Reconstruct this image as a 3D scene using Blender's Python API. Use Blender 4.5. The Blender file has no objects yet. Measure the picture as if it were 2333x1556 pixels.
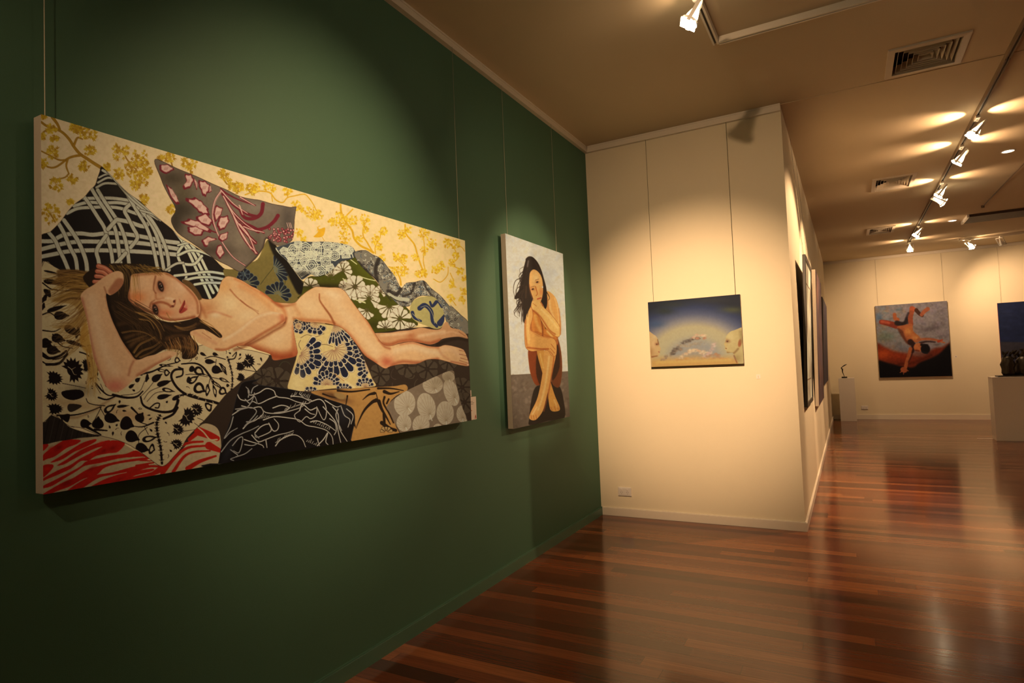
import bpy, bmesh, math, random
import numpy as np
from mathutils import Vector, Matrix
rg0=random.Random(1)
C=bpy.context.scene.collection
sc=bpy.context.scene
H=3.2; W=1.587; YC=5.009; YF=14.047; XR=7.4; YB=-2.6
# ---------------------------------------------------------------- helpers
def tag(o,label=None,cat=None,group=None,kind=None):
    if label: o['label']=label
    if cat: o['category']=cat
    if group: o['group']=group
    if kind: o['kind']=kind
    return o
def empty(name,loc=(0,0,0),rz=0,label=None,cat=None,group=None):
    o=bpy.data.objects.new(name,None); C.objects.link(o); o.location=loc; o.rotation_euler=(0,0,rz); o.empty_display_size=.05
    return tag(o,label,cat,group)
class MB:
    def __init__(s): s.v=[];s.f=[];s.sm=False
    def box(s,x0,y0,z0,x1,y1,z1,M=None):
        n=len(s.v); P=[(x,y,z) for z in (z0,z1) for y in (y0,y1) for x in (x0,x1)]
        s.v+=[tuple(M@Vector(p)) if M else p for p in P]
        s.f+=[tuple(n+i for i in q) for q in ((0,2,3,1),(4,5,7,6),(0,1,5,4),(2,6,7,3),(0,4,6,2),(1,3,7,5))]; return s
    def quad(s,*p):
        n=len(s.v); s.v+=[tuple(q) for q in p]; s.f.append(tuple(range(n,n+len(p)))); return s
    def lathe(s,prof,M=None,seg=24,cap=True):
        n=len(s.v); k=len(prof)
        for i in range(seg):
            a=2*math.pi*i/seg
            for r,z in prof:
                p=Vector((r*math.cos(a),r*math.sin(a),z)); s.v.append(tuple(M@p) if M else tuple(p))
        for i in range(seg):
            j=(i+1)%seg
            for q in range(k-1): s.f.append((n+i*k+q,n+j*k+q,n+j*k+q+1,n+i*k+q+1))
        if cap:
            for q in (0,k-1):
                if prof[q][0]>1e-6: s.f.append(tuple(n+i*k+q for i in (range(seg) if q else range(seg-1,-1,-1))))
        return s
    def tube(s,pts,rad,seg=8):
        pts=[Vector(p) for p in pts]; rs=rad if isinstance(rad,(list,tuple)) else [rad]*len(pts); n=len(s.v)
        for i,p in enumerate(pts):
            d=(pts[min(i+1,len(pts)-1)]-pts[max(i-1,0)]).normalized(); a=d.orthogonal().normalized() if i==0 else (a0-a0.dot(d)*d).normalized()
            a0=a; b=d.cross(a)
            for k in range(seg):
                t=2*math.pi*k/seg; s.v.append(tuple(p+rs[i]*(math.cos(t)*a+math.sin(t)*b)))
        for i in range(len(pts)-1):
            for k in range(seg): s.f.append((n+i*seg+k,n+i*seg+(k+1)%seg,n+(i+1)*seg+(k+1)%seg,n+(i+1)*seg+k))
        s.f.append(tuple(n+k for k in range(seg-1,-1,-1))); s.f.append(tuple(n+(len(pts)-1)*seg+k for k in range(seg)))
        return s
    def build(s,name,mat,parent=None,bevel=0,smooth=False):
        me=bpy.data.meshes.new(name); me.from_pydata(s.v,[],s.f); me.materials.append(mat)
        bm=bmesh.new(); bm.from_mesh(me); bmesh.ops.recalc_face_normals(bm,faces=bm.faces); bm.to_mesh(me); bm.free()
        if smooth: me.polygons.foreach_set('use_smooth',[True]*len(me.polygons))
        o=bpy.data.objects.new(name,me); C.objects.link(o)
        if parent: o.parent=parent
        if bevel:
            m=o.modifiers.new('b','BEVEL'); m.width=bevel; m.segments=2; m.limit_method='ANGLE'
        return o
def lin(c):
    c=np.asarray(c,float)/255.; return np.where(c<=.04045,c/12.92,((c+.055)/1.055)**2.4)
# ---------------------------------------------------------------- materials
def mat(name,col,rough=.5,metal=0,emit=None,es=0,noise=0,nscale=40,bump=0,bscale=200,spec=.5):
    m=bpy.data.materials.new(name); m.use_nodes=True; nt=m.node_tree; b=nt.nodes['Principled BSDF']
    b.inputs['Base Color'].default_value=(*col,1); b.inputs['Roughness'].default_value=rough; b.inputs['Metallic'].default_value=metal
    b.inputs['Specular IOR Level'].default_value=spec
    if emit: b.inputs['Emission Color'].default_value=(*emit,1); b.inputs['Emission Strength'].default_value=es
    tc=nt.nodes.new('ShaderNodeTexCoord')
    if noise:
        n=nt.nodes.new('ShaderNodeTexNoise'); n.inputs['Scale'].default_value=nscale; n.inputs['Detail'].default_value=3
        r=nt.nodes.new('ShaderNodeMapRange'); r.inputs['To Min'].default_value=1-noise; r.inputs['To Max'].default_value=1+noise
        mx=nt.nodes.new('ShaderNodeMix'); mx.data_type='RGBA'; mx.blend_type='MULTIPLY'; mx.inputs[0].default_value=1
        nt.links.new(tc.outputs['Object'],n.inputs['Vector']); nt.links.new(n.outputs['Fac'],r.inputs['Value'])
        mx.inputs[6].default_value=(*col,1); nt.links.new(r.outputs[0],mx.inputs[7]); nt.links.new(mx.outputs[2],b.inputs['Base Color'])
    if bump:
        n=nt.nodes.new('ShaderNodeTexNoise'); n.inputs['Scale'].default_value=bscale; n.inputs['Detail'].default_value=4
        bp=nt.nodes.new('ShaderNodeBump'); bp.inputs['Strength'].default_value=bump; bp.inputs['Distance'].default_value=.002
        nt.links.new(tc.outputs['Object'],n.inputs['Vector']); nt.links.new(n.outputs['Fac'],bp.inputs['Height']); nt.links.new(bp.outputs[0],b.inputs['Normal'])
    return m
M={}
M['green']=mat('green wall paint',(.060,.152,.100),.62,noise=.05,nscale=3,bump=.25,bscale=350,spec=.35)
M['cream']=mat('cream wall paint',(.76,.70,.54),.7,noise=.03,nscale=3,bump=.25,bscale=300,spec=.3)
M['ceil']=mat('ceiling paint',(.60,.51,.36),.8,noise=.03,nscale=2,bump=.15,bscale=300,spec=.2)
M['trim']=mat('white gloss trim',(.74,.69,.60),.4,noise=.02,nscale=8)
M['gtrim']=mat('green gloss skirting',(.060,.155,.105),.35,noise=.04,nscale=8)
M['canvas']=mat('bare canvas edge',(.66,.60,.52),.8,noise=.05,nscale=60,bump=.3,bscale=900)
M['black']=mat('black lacquer',(.018,.014,.012),.35,noise=.1,nscale=30)
M['brown']=mat('brown painted edge',(.12,.075,.04),.5,noise=.1,nscale=30)
M['maroon']=mat('maroon painted edge',(.22,.05,.06),.6,noise=.1,nscale=30)
M['plast']=mat('white plastic',(.70,.68,.66),.35,noise=.01,nscale=20)
M['white']=mat('white enamel',(.72,.70,.66),.3,noise=.02,nscale=20)
M['htrack']=mat('bronze grey track',(.20,.15,.10),.45,noise=.05)
M['slot']=mat('dark slot',(.03,.025,.02),.6,noise=.05)
M['steel']=mat('hanging wire steel',(.15,.14,.10),.4,metal=.6,noise=.05)
M['steel2']=mat('pale hanging wire',(.40,.38,.30),.45,metal=.3,noise=.05)
M['paper']=mat('white card',(.78,.74,.70),.8,noise=.02,nscale=40)
M['ink']=mat('printed ink',(.10,.08,.08),.8,noise=.05)
M['red']=mat('red mark',(.35,.05,.04),.7,noise=.05)
M['bronze']=mat('dark bronze',(.028,.024,.016),.38,metal=.35,noise=.4,nscale=18,bump=.8,bscale=60)
M['glass']=mat('lamp glass',(1,.9,.75),.2,emit=(1,.80,.52),es=40)
M['refl']=mat('glowing glass reflector',(.95,.88,.75),.15,emit=(1,.74,.42),es=7)
M['down']=mat('downlight glow',(1,.9,.8),.3,emit=(1,.82,.58),es=14)
M['dbrown']=mat('dark brown panel',(.05,.03,.02),.6,noise=.1,nscale=20)
M['grey']=mat('grey louvre paint',(.62,.56,.46),.5,noise=.03,nscale=30)
M['duct']=mat('dark duct interior',(.03,.024,.018),.8,noise=.1)
def floor_mat():
    m=bpy.data.materials.new('polished hardwood boards'); m.use_nodes=True; nt=m.node_tree; N=nt.nodes.new; L=nt.links.new; b=nt.nodes['Principled BSDF']
    tc=N('ShaderNodeTexCoord'); sp=N('ShaderNodeSeparateXYZ'); L(tc.outputs['Object'],sp.inputs[0])
    def mth(op,a,bb=None,c=None):
        n=N('ShaderNodeMath'); n.operation=op
        for i,v in enumerate((a,bb,c)):
            if v is None: continue
            if isinstance(v,(int,float)): n.inputs[i].default_value=v
            else: L(v,n.inputs[i])
        return n.outputs[0]
    yy=mth('MULTIPLY',sp.outputs['Y'],1/.083); row=mth('FLOOR',yy); fy=mth('FRACT',yy)
    w1=N('ShaderNodeTexWhiteNoise'); w1.noise_dimensions='1D'; L(row,w1.inputs['W'])
    xx=mth('ADD',mth('MULTIPLY',sp.outputs['X'],1/1.7),mth('MULTIPLY',w1.outputs['Value'],17.3)); idx=mth('FLOOR',xx); fx=mth('FRACT',xx)
    cb=N('ShaderNodeCombineXYZ'); L(row,cb.inputs[0]); L(idx,cb.inputs[1])
    w2=N('ShaderNodeTexWhiteNoise'); w2.noise_dimensions='2D'; L(cb.outputs[0],w2.inputs['Vector'])
    rp=N('ShaderNodeValToRGB'); L(w2.outputs['Value'],rp.inputs[0]); e=rp.color_ramp.elements
    e[0].position=0; e[0].color=(.045,.010,.004,1); e[1].position=1; e[1].color=(.27,.085,.026,1)
    for p,c in ((.18,(.088,.020,.007,1)),(.5,(.140,.033,.010,1)),(.8,(.185,.050,.016,1))): q=e.new(p); q.color=c
    mp=N('ShaderNodeMapping'); mp.inputs['Scale'].default_value=(2.2,60,1); L(tc.outputs['Object'],mp.inputs[0])
    ad=N('ShaderNodeVectorMath'); ad.operation='ADD'; L(mp.outputs[0],ad.inputs[0]); L(w2.outputs['Color'],ad.inputs[1])
    ng=N('ShaderNodeTexNoise'); ng.inputs['Scale'].default_value=1.6; ng.inputs['Detail'].default_value=6; ng.inputs['Roughness'].default_value=.65; L(ad.outputs[0],ng.inputs['Vector'])
    mr=N('ShaderNodeMapRange'); mr.inputs['From Min'].default_value=.25; mr.inputs['From Max'].default_value=.75; mr.inputs['To Min'].default_value=.62; mr.inputs['To Max'].default_value=1.35; L(ng.outputs['Fac'],mr.inputs['Value'])
    gap=mth('MINIMUM',mth('MINIMUM',fy,mth('SUBTRACT',1,fy)),mth('MULTIPLY',mth('MINIMUM',fx,mth('SUBTRACT',1,fx)),20))
    g=N('ShaderNodeMapRange'); g.inputs['From Max'].default_value=.022; g.inputs['To Min'].default_value=.35; g.inputs['To Max'].default_value=1; L(gap,g.inputs['Value'])
    k=mth('MULTIPLY',mr.outputs[0],g.outputs[0])
    mx=N('ShaderNodeMix'); mx.data_type='RGBA'; mx.blend_type='MULTIPLY'; mx.inputs[0].default_value=1; L(rp.outputs[0],mx.inputs[6]); L(k,mx.inputs[7]); L(mx.outputs[2],b.inputs['Base Color'])
    b.inputs['Roughness'].default_value=.15; b.inputs['Specular IOR Level'].default_value=.34; b.inputs['Coat Weight'].default_value=.08; b.inputs['Coat Roughness'].default_value=.10
    mp2=N('ShaderNodeMapping'); mp2.inputs['Scale'].default_value=(5,40,1); L(tc.outputs['Object'],mp2.inputs[0])
    n2=N('ShaderNodeTexNoise'); n2.inputs['Scale'].default_value=1.6; n2.inputs['Detail'].default_value=3; L(mp2.outputs[0],n2.inputs['Vector'])
    h=mth('ADD',mth('MULTIPLY',g.outputs[0],.25),mth('MULTIPLY',n2.outputs['Fac'],.6))
    bp=N('ShaderNodeBump'); bp.inputs['Strength'].default_value=.22; bp.inputs['Distance'].default_value=.0016; L(h,bp.inputs['Height']); L(bp.outputs[0],b.inputs['Normal']); L(bp.outputs[0],b.inputs['Coat Normal'])
    return m
M['floor']=floor_mat()
def paint_mat(name,rough=.6):
    m=bpy.data.materials.new(name); m.use_nodes=True; nt=m.node_tree; b=nt.nodes['Principled BSDF']
    a=nt.nodes.new('ShaderNodeAttribute'); a.attribute_name='paint'; nt.links.new(a.outputs['Color'],b.inputs['Base Color']); b.inputs['Roughness'].default_value=rough
    b.inputs['Specular IOR Level'].default_value=.12
    tc=nt.nodes.new('ShaderNodeTexCoord'); n=nt.nodes.new('ShaderNodeTexNoise'); n.inputs['Scale'].default_value=420; bp=nt.nodes.new('ShaderNodeBump'); bp.inputs['Strength'].default_value=.12; bp.inputs['Distance'].default_value=.001
    nt.links.new(tc.outputs['Object'],n.inputs['Vector']); nt.links.new(n.outputs['Fac'],bp.inputs['Height']); nt.links.new(bp.outputs[0],b.inputs['Normal']); return m
# ---------------------------------------------------------------- painting by code
# Every picture on the walls is brushed onto a fine grid of sample points of its own canvas.
FR={'1':(60,240,3.537),'2':(540,340,4.32),'3':(60,560,4.487),'4':(60,800,4.323),'5':(540,640,4.093),
    '6':(1120,500,3.112),'7':(1440,640,6.483),'8':(1985,670,7.78),'9':(0,1003,6.856),'0':(0,0,1.)}
def P(fr,*v):
    ox,oy,s=FR[fr]
    if len(v)==1: v=v[0]
    a=np.array(v,float).reshape(-1,2)
    return np.stack([ox+a[:,0]/s,oy+a[:,1]/s],1)
def J(*a): return np.concatenate(a)
def homog(src,dst):
    A=[];b=[]
    for (x,y),(u,v) in zip(src,dst):
        A.append([x,y,1,0,0,0,-u*x,-u*y]);b.append(u)
        A.append([0,0,0,x,y,1,-v*x,-v*y]);b.append(v)
    h=np.linalg.solve(np.array(A,float),np.array(b,float))
    return np.append(h,1).reshape(3,3)
def smooth(p,closed,n=5):
    p=np.asarray(p,float)
    if len(p)<3: return p
    if closed: q=np.concatenate([p[-1:],p,p[:2]])
    else: q=np.concatenate([2*p[:1]-p[1:2],p,2*p[-1:]-p[-2:-1]])
    out=[]
    for i in range(1,len(q)-2):
        p0,p1,p2,p3=q[i-1:i+3]
        for k in range(n):
            t=k/n
            out.append(.5*((2*p1)+(p2-p0)*t+(2*p0-5*p1+4*p2-p3)*t*t+(3*p1-p0-3*p2+p3)*t**3))
    if not closed: out.append(q[-2])
    return np.array(out)
def vnoise(X,Y,sc,seed=0):
    x=X/sc; y=Y/sc; xi=np.floor(x).astype(np.int64); yi=np.floor(y).astype(np.int64); fx=x-xi; fy=y-yi
    fx=fx*fx*(3-2*fx); fy=fy*fy*(3-2*fy)
    def h(a,b):
        n=(a*374761393+b*668265263+seed*974711)&0x7fffffff
        n=((n^(n>>13))*1274126177)&0x7fffffff
        return ((n^(n>>16))&0xffff)/65535.
    return (h(xi,yi)*(1-fx)+h(xi+1,yi)*fx)*(1-fy)+(h(xi,yi+1)*(1-fx)+h(xi+1,yi+1)*fx)*fy
class Canvas:
    def __init__(s,quad,nx,ny,base):
        # quad: the four corners TL,TR,BR,BL of the canvas where it was traced
        s.H=homog([(0,0),(1,0),(1,1),(0,1)],quad); s.nx,s.ny=nx,ny
        Hi=np.linalg.inv(s.H)
        top=np.linspace(0,1,nx); a=np.array(quad[0],float); b=np.array(quad[1],float)
        tp=a+(b-a)*top[:,None]; w=Hi@np.stack([tp[:,0],tp[:,1],np.ones(nx)]); s.u=np.clip(w[0]/w[2],0,1)
        s.v=np.linspace(0,1,ny)
        U,V=np.meshgrid(s.u,s.v); q=s.H@np.stack([U.ravel(),V.ravel(),np.ones(nx*ny)])
        s.X=(q[0]/q[2]).reshape(ny,nx); s.Y=(q[1]/q[2]).reshape(ny,nx)
        s.C=np.ones((ny,nx,3))*np.array(base,float); s.clip=None; s.aa=.45
    def win(s,x0,y0,x1,y1):
        c0=max(0,np.searchsorted(s.X[0],x0)-14); c1=min(s.nx,np.searchsorted(s.X[0],x1)+14)
        if c1<=c0: return None
        m=(s.Y[:,c0:c1]>=y0)&(s.Y[:,c0:c1]<=y1); r=np.flatnonzero(m.any(1))
        if len(r)==0: return None
        return slice(r[0],r[-1]+1),slice(c0,c1)
    def put(s,w,m,col,alpha):
        if s.clip is not None: m=m*s.clip[w]
        m=(m*alpha)[...,None]; s.C[w]=s.C[w]*(1-m)+np.array(col,float)*m
    def dist(s,w,p,closed):
        X=s.X[w];Y=s.Y[w]; d=np.full(X.shape,1e9); ins=np.zeros(X.shape,bool)
        n=len(p)
        for i in range(n if closed else n-1):
            ax,ay=p[i]; bx,by=p[(i+1)%n]; ex,ey=bx-ax,by-ay; L=ex*ex+ey*ey
            if L<1e-9: continue
            t=np.clip(((X-ax)*ex+(Y-ay)*ey)/L,0,1)
            d=np.minimum(d,(X-ax-t*ex)**2+(Y-ay-t*ey)**2)
            if closed:
                c=((ay>Y)!=(by>Y)); 
                if by!=ay: ins^=c&(X<ex*(Y-ay)/(by-ay)+ax)
        return np.sqrt(d),ins
    def mask(s,p,soft=0,sm=True,n=4):
        p=smooth(p,True,n) if sm else np.asarray(p,float)
        w=s.win(p[:,0].min()-2-soft*2,p[:,1].min()-2-soft*2,p[:,0].max()+2+soft*2,p[:,1].max()+2+soft*2)
        if w is None: return None,None
        d,i=s.dist(w,p,True); sd=np.where(i,d,-d); k=max(s.aa,soft)
        m=np.clip(.5+sd/(2*k),0,1); return w,m*m*(3-2*m) if soft else m
    def poly(s,p,col,soft=0,alpha=1,sm=True,out=None,ow=.8):
        w,m=s.mask(p,soft,sm)
        if w is not None: s.put(w,m,col,alpha)
        if out is not None: s.stroke(J(smooth(p,True,3) if sm else p,p[:1]),ow,out,sm=False)
    def setclip(s,p,soft=0,sm=True):
        s.clip=None
        if p is None: return
        w,m=s.mask(p,soft,sm); c=np.zeros((s.ny,s.nx))
        if w is not None: c[w]=m
        s.clip=c
    def stroke(s,p,wd,col,wd2=None,soft=0,alpha=1,sm=True,out=None,ow=.6):
        p=smooth(p,False,4) if sm else np.asarray(p,float)
        if wd2 is None: wd2=wd
        M=max(wd,wd2)/2+2+2*soft+(ow if out is not None else 0)
        w=s.win(p[:,0].min()-M,p[:,1].min()-M,p[:,0].max()+M,p[:,1].max()+M)
        if w is None: return
        X=s.X[w];Y=s.Y[w]; best=np.full(X.shape,-1e9); n=len(p)
        for i in range(n-1):
            ax,ay=p[i];bx,by=p[i+1];ex,ey=bx-ax,by-ay;L=ex*ex+ey*ey
            if L<1e-9: continue
            t=np.clip(((X-ax)*ex+(Y-ay)*ey)/L,0,1); g=(i+t)/(n-1)
            best=np.maximum(best,(wd+(wd2-wd)*g)/2-np.sqrt((X-ax-t*ex)**2+(Y-ay-t*ey)**2))
        k=max(s.aa,soft)
        if out is not None: s.put(w,np.clip(.5+(best+ow)/(2*k),0,1),out,alpha)
        m=np.clip(.5+best/(2*k),0,1); s.put(w,m*m*(3-2*m) if soft else m,col,alpha)
    def ell(s,c,rx,ry,col,rot=0,soft=0,alpha=1,hollow=None):
        R=max(rx,ry)+2+2*soft; w=s.win(c[0]-R,c[1]-R,c[0]+R,c[1]+R)
        if w is None: return
        ca,sa=math.cos(rot),math.sin(rot); dx=s.X[w]-c[0];dy=s.Y[w]-c[1]
        r=np.sqrt(((dx*ca+dy*sa)/rx)**2+((-dx*sa+dy*ca)/ry)**2); k=max(s.aa,soft)/min(rx,ry)
        m=np.clip(.5+(1-r)/(2*k),0,1); m=m*m*(3-2*m)
        if hollow: m=m*np.clip(.5+(r-hollow)/(2*k),0,1)
        s.put(w,m,col,alpha)
    def glow(s,c,rx,ry,col,alpha,rot=0):
        R=max(rx,ry)*2.2; w=s.win(c[0]-R,c[1]-R,c[0]+R,c[1]+R)
        if w is None: return
        ca,sa=math.cos(rot),math.sin(rot); dx=s.X[w]-c[0];dy=s.Y[w]-c[1]
        s.put(w,np.exp(-((dx*ca+dy*sa)/rx)**2-((-dx*sa+dy*ca)/ry)**2),col,alpha)
    def mottle(s,amp,sc,seed=1,where=None):
        n=vnoise(s.X,s.Y*1.0,sc,seed)+.5*vnoise(s.X,s.Y,sc*.45,seed+7)-.75
        if where is not None: n=n*where
        s.C*=(1+amp*n)[...,None]

rg=random.Random(11)
def leafspray(c,ctr,r,cols,n=None,ls=2.6):
    n=n or int(8+r*1.1)
    for k in range(n):
        a=rg.uniform(0,6.283); d=r*math.sqrt(rg.random()); x=ctr[0]+d*math.cos(a)*.95; y=ctr[1]+d*math.sin(a)
        col=rg.choice(cols); b=rg.uniform(0,6.283)
        for j in (-.9,0,.9):
            q=b+j; L=ls*rg.uniform(.7,1.3)
            c.stroke(np.array([[x,y],[x+L*math.cos(q),y+L*math.sin(q)]]),ls*.75,col,ls*.35,sm=False)
        if k%3==0: c.stroke(np.array([ctr,[x,y]]),.6,cols[-1],.5,sm=False)
def fan(c,ctr,r,a0,a1,n,pet,line,ri=.35,ow=.7,inner=None,ring=None):
    # a scalloped fan blossom: petals of colour pet with pale outlines
    for k in range(n):
        a=math.radians(a0+(a1-a0)*(k+.5)/n); w=abs(math.radians(a1-a0))/n
        rr=r*(1+.08*math.sin(k*2.1)); p=[]
        for t,hw in ((ri,.25),(.6,.38),(.85,.46),(.97,.34),(1.03,0),(.97,-.34),(.85,-.46),(.6,-.38),(ri,-.25)):
            b=a+hw*w; p.append((ctr[0]+rr*t*math.cos(b),ctr[1]+rr*t*math.sin(b)))
        c.poly(np.array(p),pet,out=line,ow=ow)
        if inner is not None:
            c.stroke(np.array([[ctr[0]+.08*r*math.cos(a),ctr[1]+.08*r*math.sin(a)],[ctr[0]+rr*ri*1.1*math.cos(a),ctr[1]+rr*ri*1.1*math.sin(a)]]),ow*.9,inner,sm=False)
        if ring is not None: c.ell((ctr[0]+rr*ri*math.cos(a),ctr[1]+rr*ri*math.sin(a)),ow*1.3,ow*1.3,ring)
def thorn(c,ctr,rx,ry,col,rot=0,hole=None,n=16):
    p=[]
    for k in range(n*2):
        a=2*math.pi*k/(n*2); f=1.16 if k%2 else .84
        if 2.2<a<3.6: f=.55
        x=rx*f*math.cos(a);y=ry*f*math.sin(a); p.append((ctr[0]+x*math.cos(rot)-y*math.sin(rot),ctr[1]+x*math.sin(rot)+y*math.cos(rot)))
    c.poly(np.array(p),col,sm=False)
    if hole is not None:
        c.stroke(np.array([[ctr[0]-rx*.45,ctr[1]-ry*.3],[ctr[0]-rx*.1,ctr[1]-ry*.05],[ctr[0]+rx*.15,ctr[1]+ry*.35],[ctr[0]+rx*.4,ctr[1]+ry*.4]]),1.4,hole,.8)
        c.stroke(np.array([[ctr[0]-rx*.1,ctr[1]-ry*.05],[ctr[0]+rx*.3,ctr[1]-ry*.25]]),1.1,hole,.6)
def bud(c,ctr,rx,ry,col,rot=0,hollow=None):
    p=[]
    for k in range(14):
        a=2*math.pi*k/14; f=1.35 if k==0 else 1
        x=rx*f*math.cos(a);y=ry*math.sin(a)*(1-.25*math.cos(a)); p.append((ctr[0]+x*math.cos(rot)-y*math.sin(rot),ctr[1]+x*math.sin(rot)+y*math.cos(rot)))
    p=np.array(p); c.poly(p,col)
    if hollow is not None: c.poly((p-ctr)*.52+ctr,hollow)

def paint_reclining():
    c=Canvas([(91,266),(1062,547),(1068,960),(93,1122)],1010,780,(232,190,140)); S=c.stroke; Q=c.poly
    c.C*=1-.0*c.X[...,None]; c.C+=((c.X-90)/970)[...,None]*np.array([6,3,-12]); c.mottle(.035,9,3)
    # ---- wallpaper boughs and blossoms
    ol=(165,122,38); od=(128,92,28); yl=(196,152,44); y2=(222,170,44); y3=(236,184,60)
    for fr,p,w0,w1 in (('1',(110,155,160,190,230,210,290,245,340,300,370,350,420,410,480,450,540,490,590,520),4,6.5),
        ('1',(200,115,240,170,260,215),6,4),('1',(110,260,140,230,180,215),3,3),('1',(430,420,370,430,320,450,270,490,220,520,170,520,120,490),5,2.5),
        ('1',(320,460,310,510,330,570),4,2),('1',(330,570,300,600,240,615,180,620),2.5,2),('1',(370,345,400,280,440,290),5,2),('1',(110,390,170,420,250,460,300,460),2,3),
        ('1',(760,370,790,440,820,480),2,2),('1',(860,520,890,570,910,610),2,3),('1',(1140,420,1160,500),2.5,2),('1',(1300,480,1310,560),3,3),('1',(150,860,190,910,220,960),2,2),
        ('1',(1560,560,1600,640,1690,670),2,2)):
        S(P(fr,p),w0,ol,w1,out=od,ow=.5)
    for p,w0,w1 in (((60,455,170,420,300,430,360,500,430,530,480,480,560,460,650,445,700,490,740,550,770,610,820,670),3,2),
        ((1010,545,1015,620,1060,720,1120,800,1140,880,1200,950,1280,990,1330,1020),4,5),((1130,590,1070,650),3,3),((1320,1010,1270,920,1230,850,1240,750,1290,690),3.5,2),
        ((1350,1030,1350,960,1400,870,1410,780,1460,770),2.5,1.6),((1655,740,1660,830,1740,930,1770,1030,1800,1130,1850,1260),3.5,3.5),
        ((1800,790,1840,900,1840,1000,1830,1100,1850,1200),2,2),((1600,1340,1590,1270,1540,1180,1480,1160),4,2),((1600,1250,1640,1160,1560,1080),2.5,1.5),
        ((2080,900,2150,980,2170,1080,2110,1130,2180,1170,2240,1180),2,2),((1930,1280,2000,1310,2070,1240,2080,1160),2,2),((2100,1220,2130,1300,2120,1360),2,1.5),
        ((2250,1000,2220,960,2160,940),1.6,1.6),((320,430,330,520),2,2),((480,480,490,400),2,3),((2100,1470,2150,1540),1.5,2)):
        S(P('2',p),w0,(214,156,40),w1)
    for x,y,r in ((190,210,50),(220,290,35),(380,190,55),(500,240,72),(500,390,50),(200,400,60),(450,510,45),(130,490,40),(230,660,60),(360,610,45),(180,890,90),(340,800,25),(130,110,30),(120,270,30),(410,230,40),
        (750,390,80),(900,450,90),(840,520,80),(910,610,70),(860,650,50),(730,570,50),(640,510,40),(930,770,50),(1140,430,45),(1300,480,75),(1150,850,40),(1570,560,50),(1620,640,50),(1690,670,50),(1800,680,50),(1070,440,25),(960,540,40)):
        leafspray(c,P('1',x,y)[0],r/3.537*.9,[yl,(208,164,56),(184,140,40),(170,126,38)],int(8+r*.36),4.4)
    for x,y,r in ((150,380,60),(270,360,50),(20,380,40),(480,410,50),(560,560,60),(700,620,60),(790,650,50),(740,670,40),(590,830,45),(1000,700,90),(1060,730,70),(1040,870,70),(930,720,50),(1250,700,60),(1250,790,40),(1190,880,40),
        (1350,890,50),(1430,800,45),(1620,840,50),(1690,790,40),(1840,830,60),(1920,920,55),(1840,1000,40),(1560,1060,50),(1640,1080,50),(1560,1190,60),(1630,1200,50),(1780,1220,50),(1840,1220,40),(2080,920,50),(2160,940,50),(2160,1050,40),
        (1950,1190,50),(2010,1150,50),(2120,1120,40),(2200,1200,40),(2120,1330,50),(2230,1400,40),(2100,1470,40),(2210,1490,40),(1420,1070,35),(1390,960,40),(1750,1060,40),(340,390,40),(620,590,30),(1130,700,50),(2240,1270,30),(640,900,40)):
        leafspray(c,P('2',x,y)[0],r/4.32*.95,[y2,y3,(226,174,70),(206,150,36)],int(8+r*.34),3.0)
    for p in ((770,765,795,790,850,775,835,850,795,872,735,868,765,835,780,810),): Q(P('2',p),(226,160,44))
    S(P('2',820,870,840,905),1.2,(206,150,36)); S(P('2',770,810,785,765,800,760),1.4,(226,160,44))
    # ---- lattice cushion
    blk=(33,28,26)
    lat=P('1',590,512,640,555,720,640,800,720,900,790,960,850,1050,930,1150,1010,1210,1080,1300,1130,1400,1190,1480,1240,1560,1320,1700,1420,1700,1640,900,1640,90,1640,90,1120,180,1040,260,960,310,890,370,820,450,760,500,700,540,660,560,600,578,550)
    Q(lat,blk,out=(58,50,34),ow=1); c.setclip(lat)
    rb=(186,172,140); rl=(206,198,178); e=(52,44,36)
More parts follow.
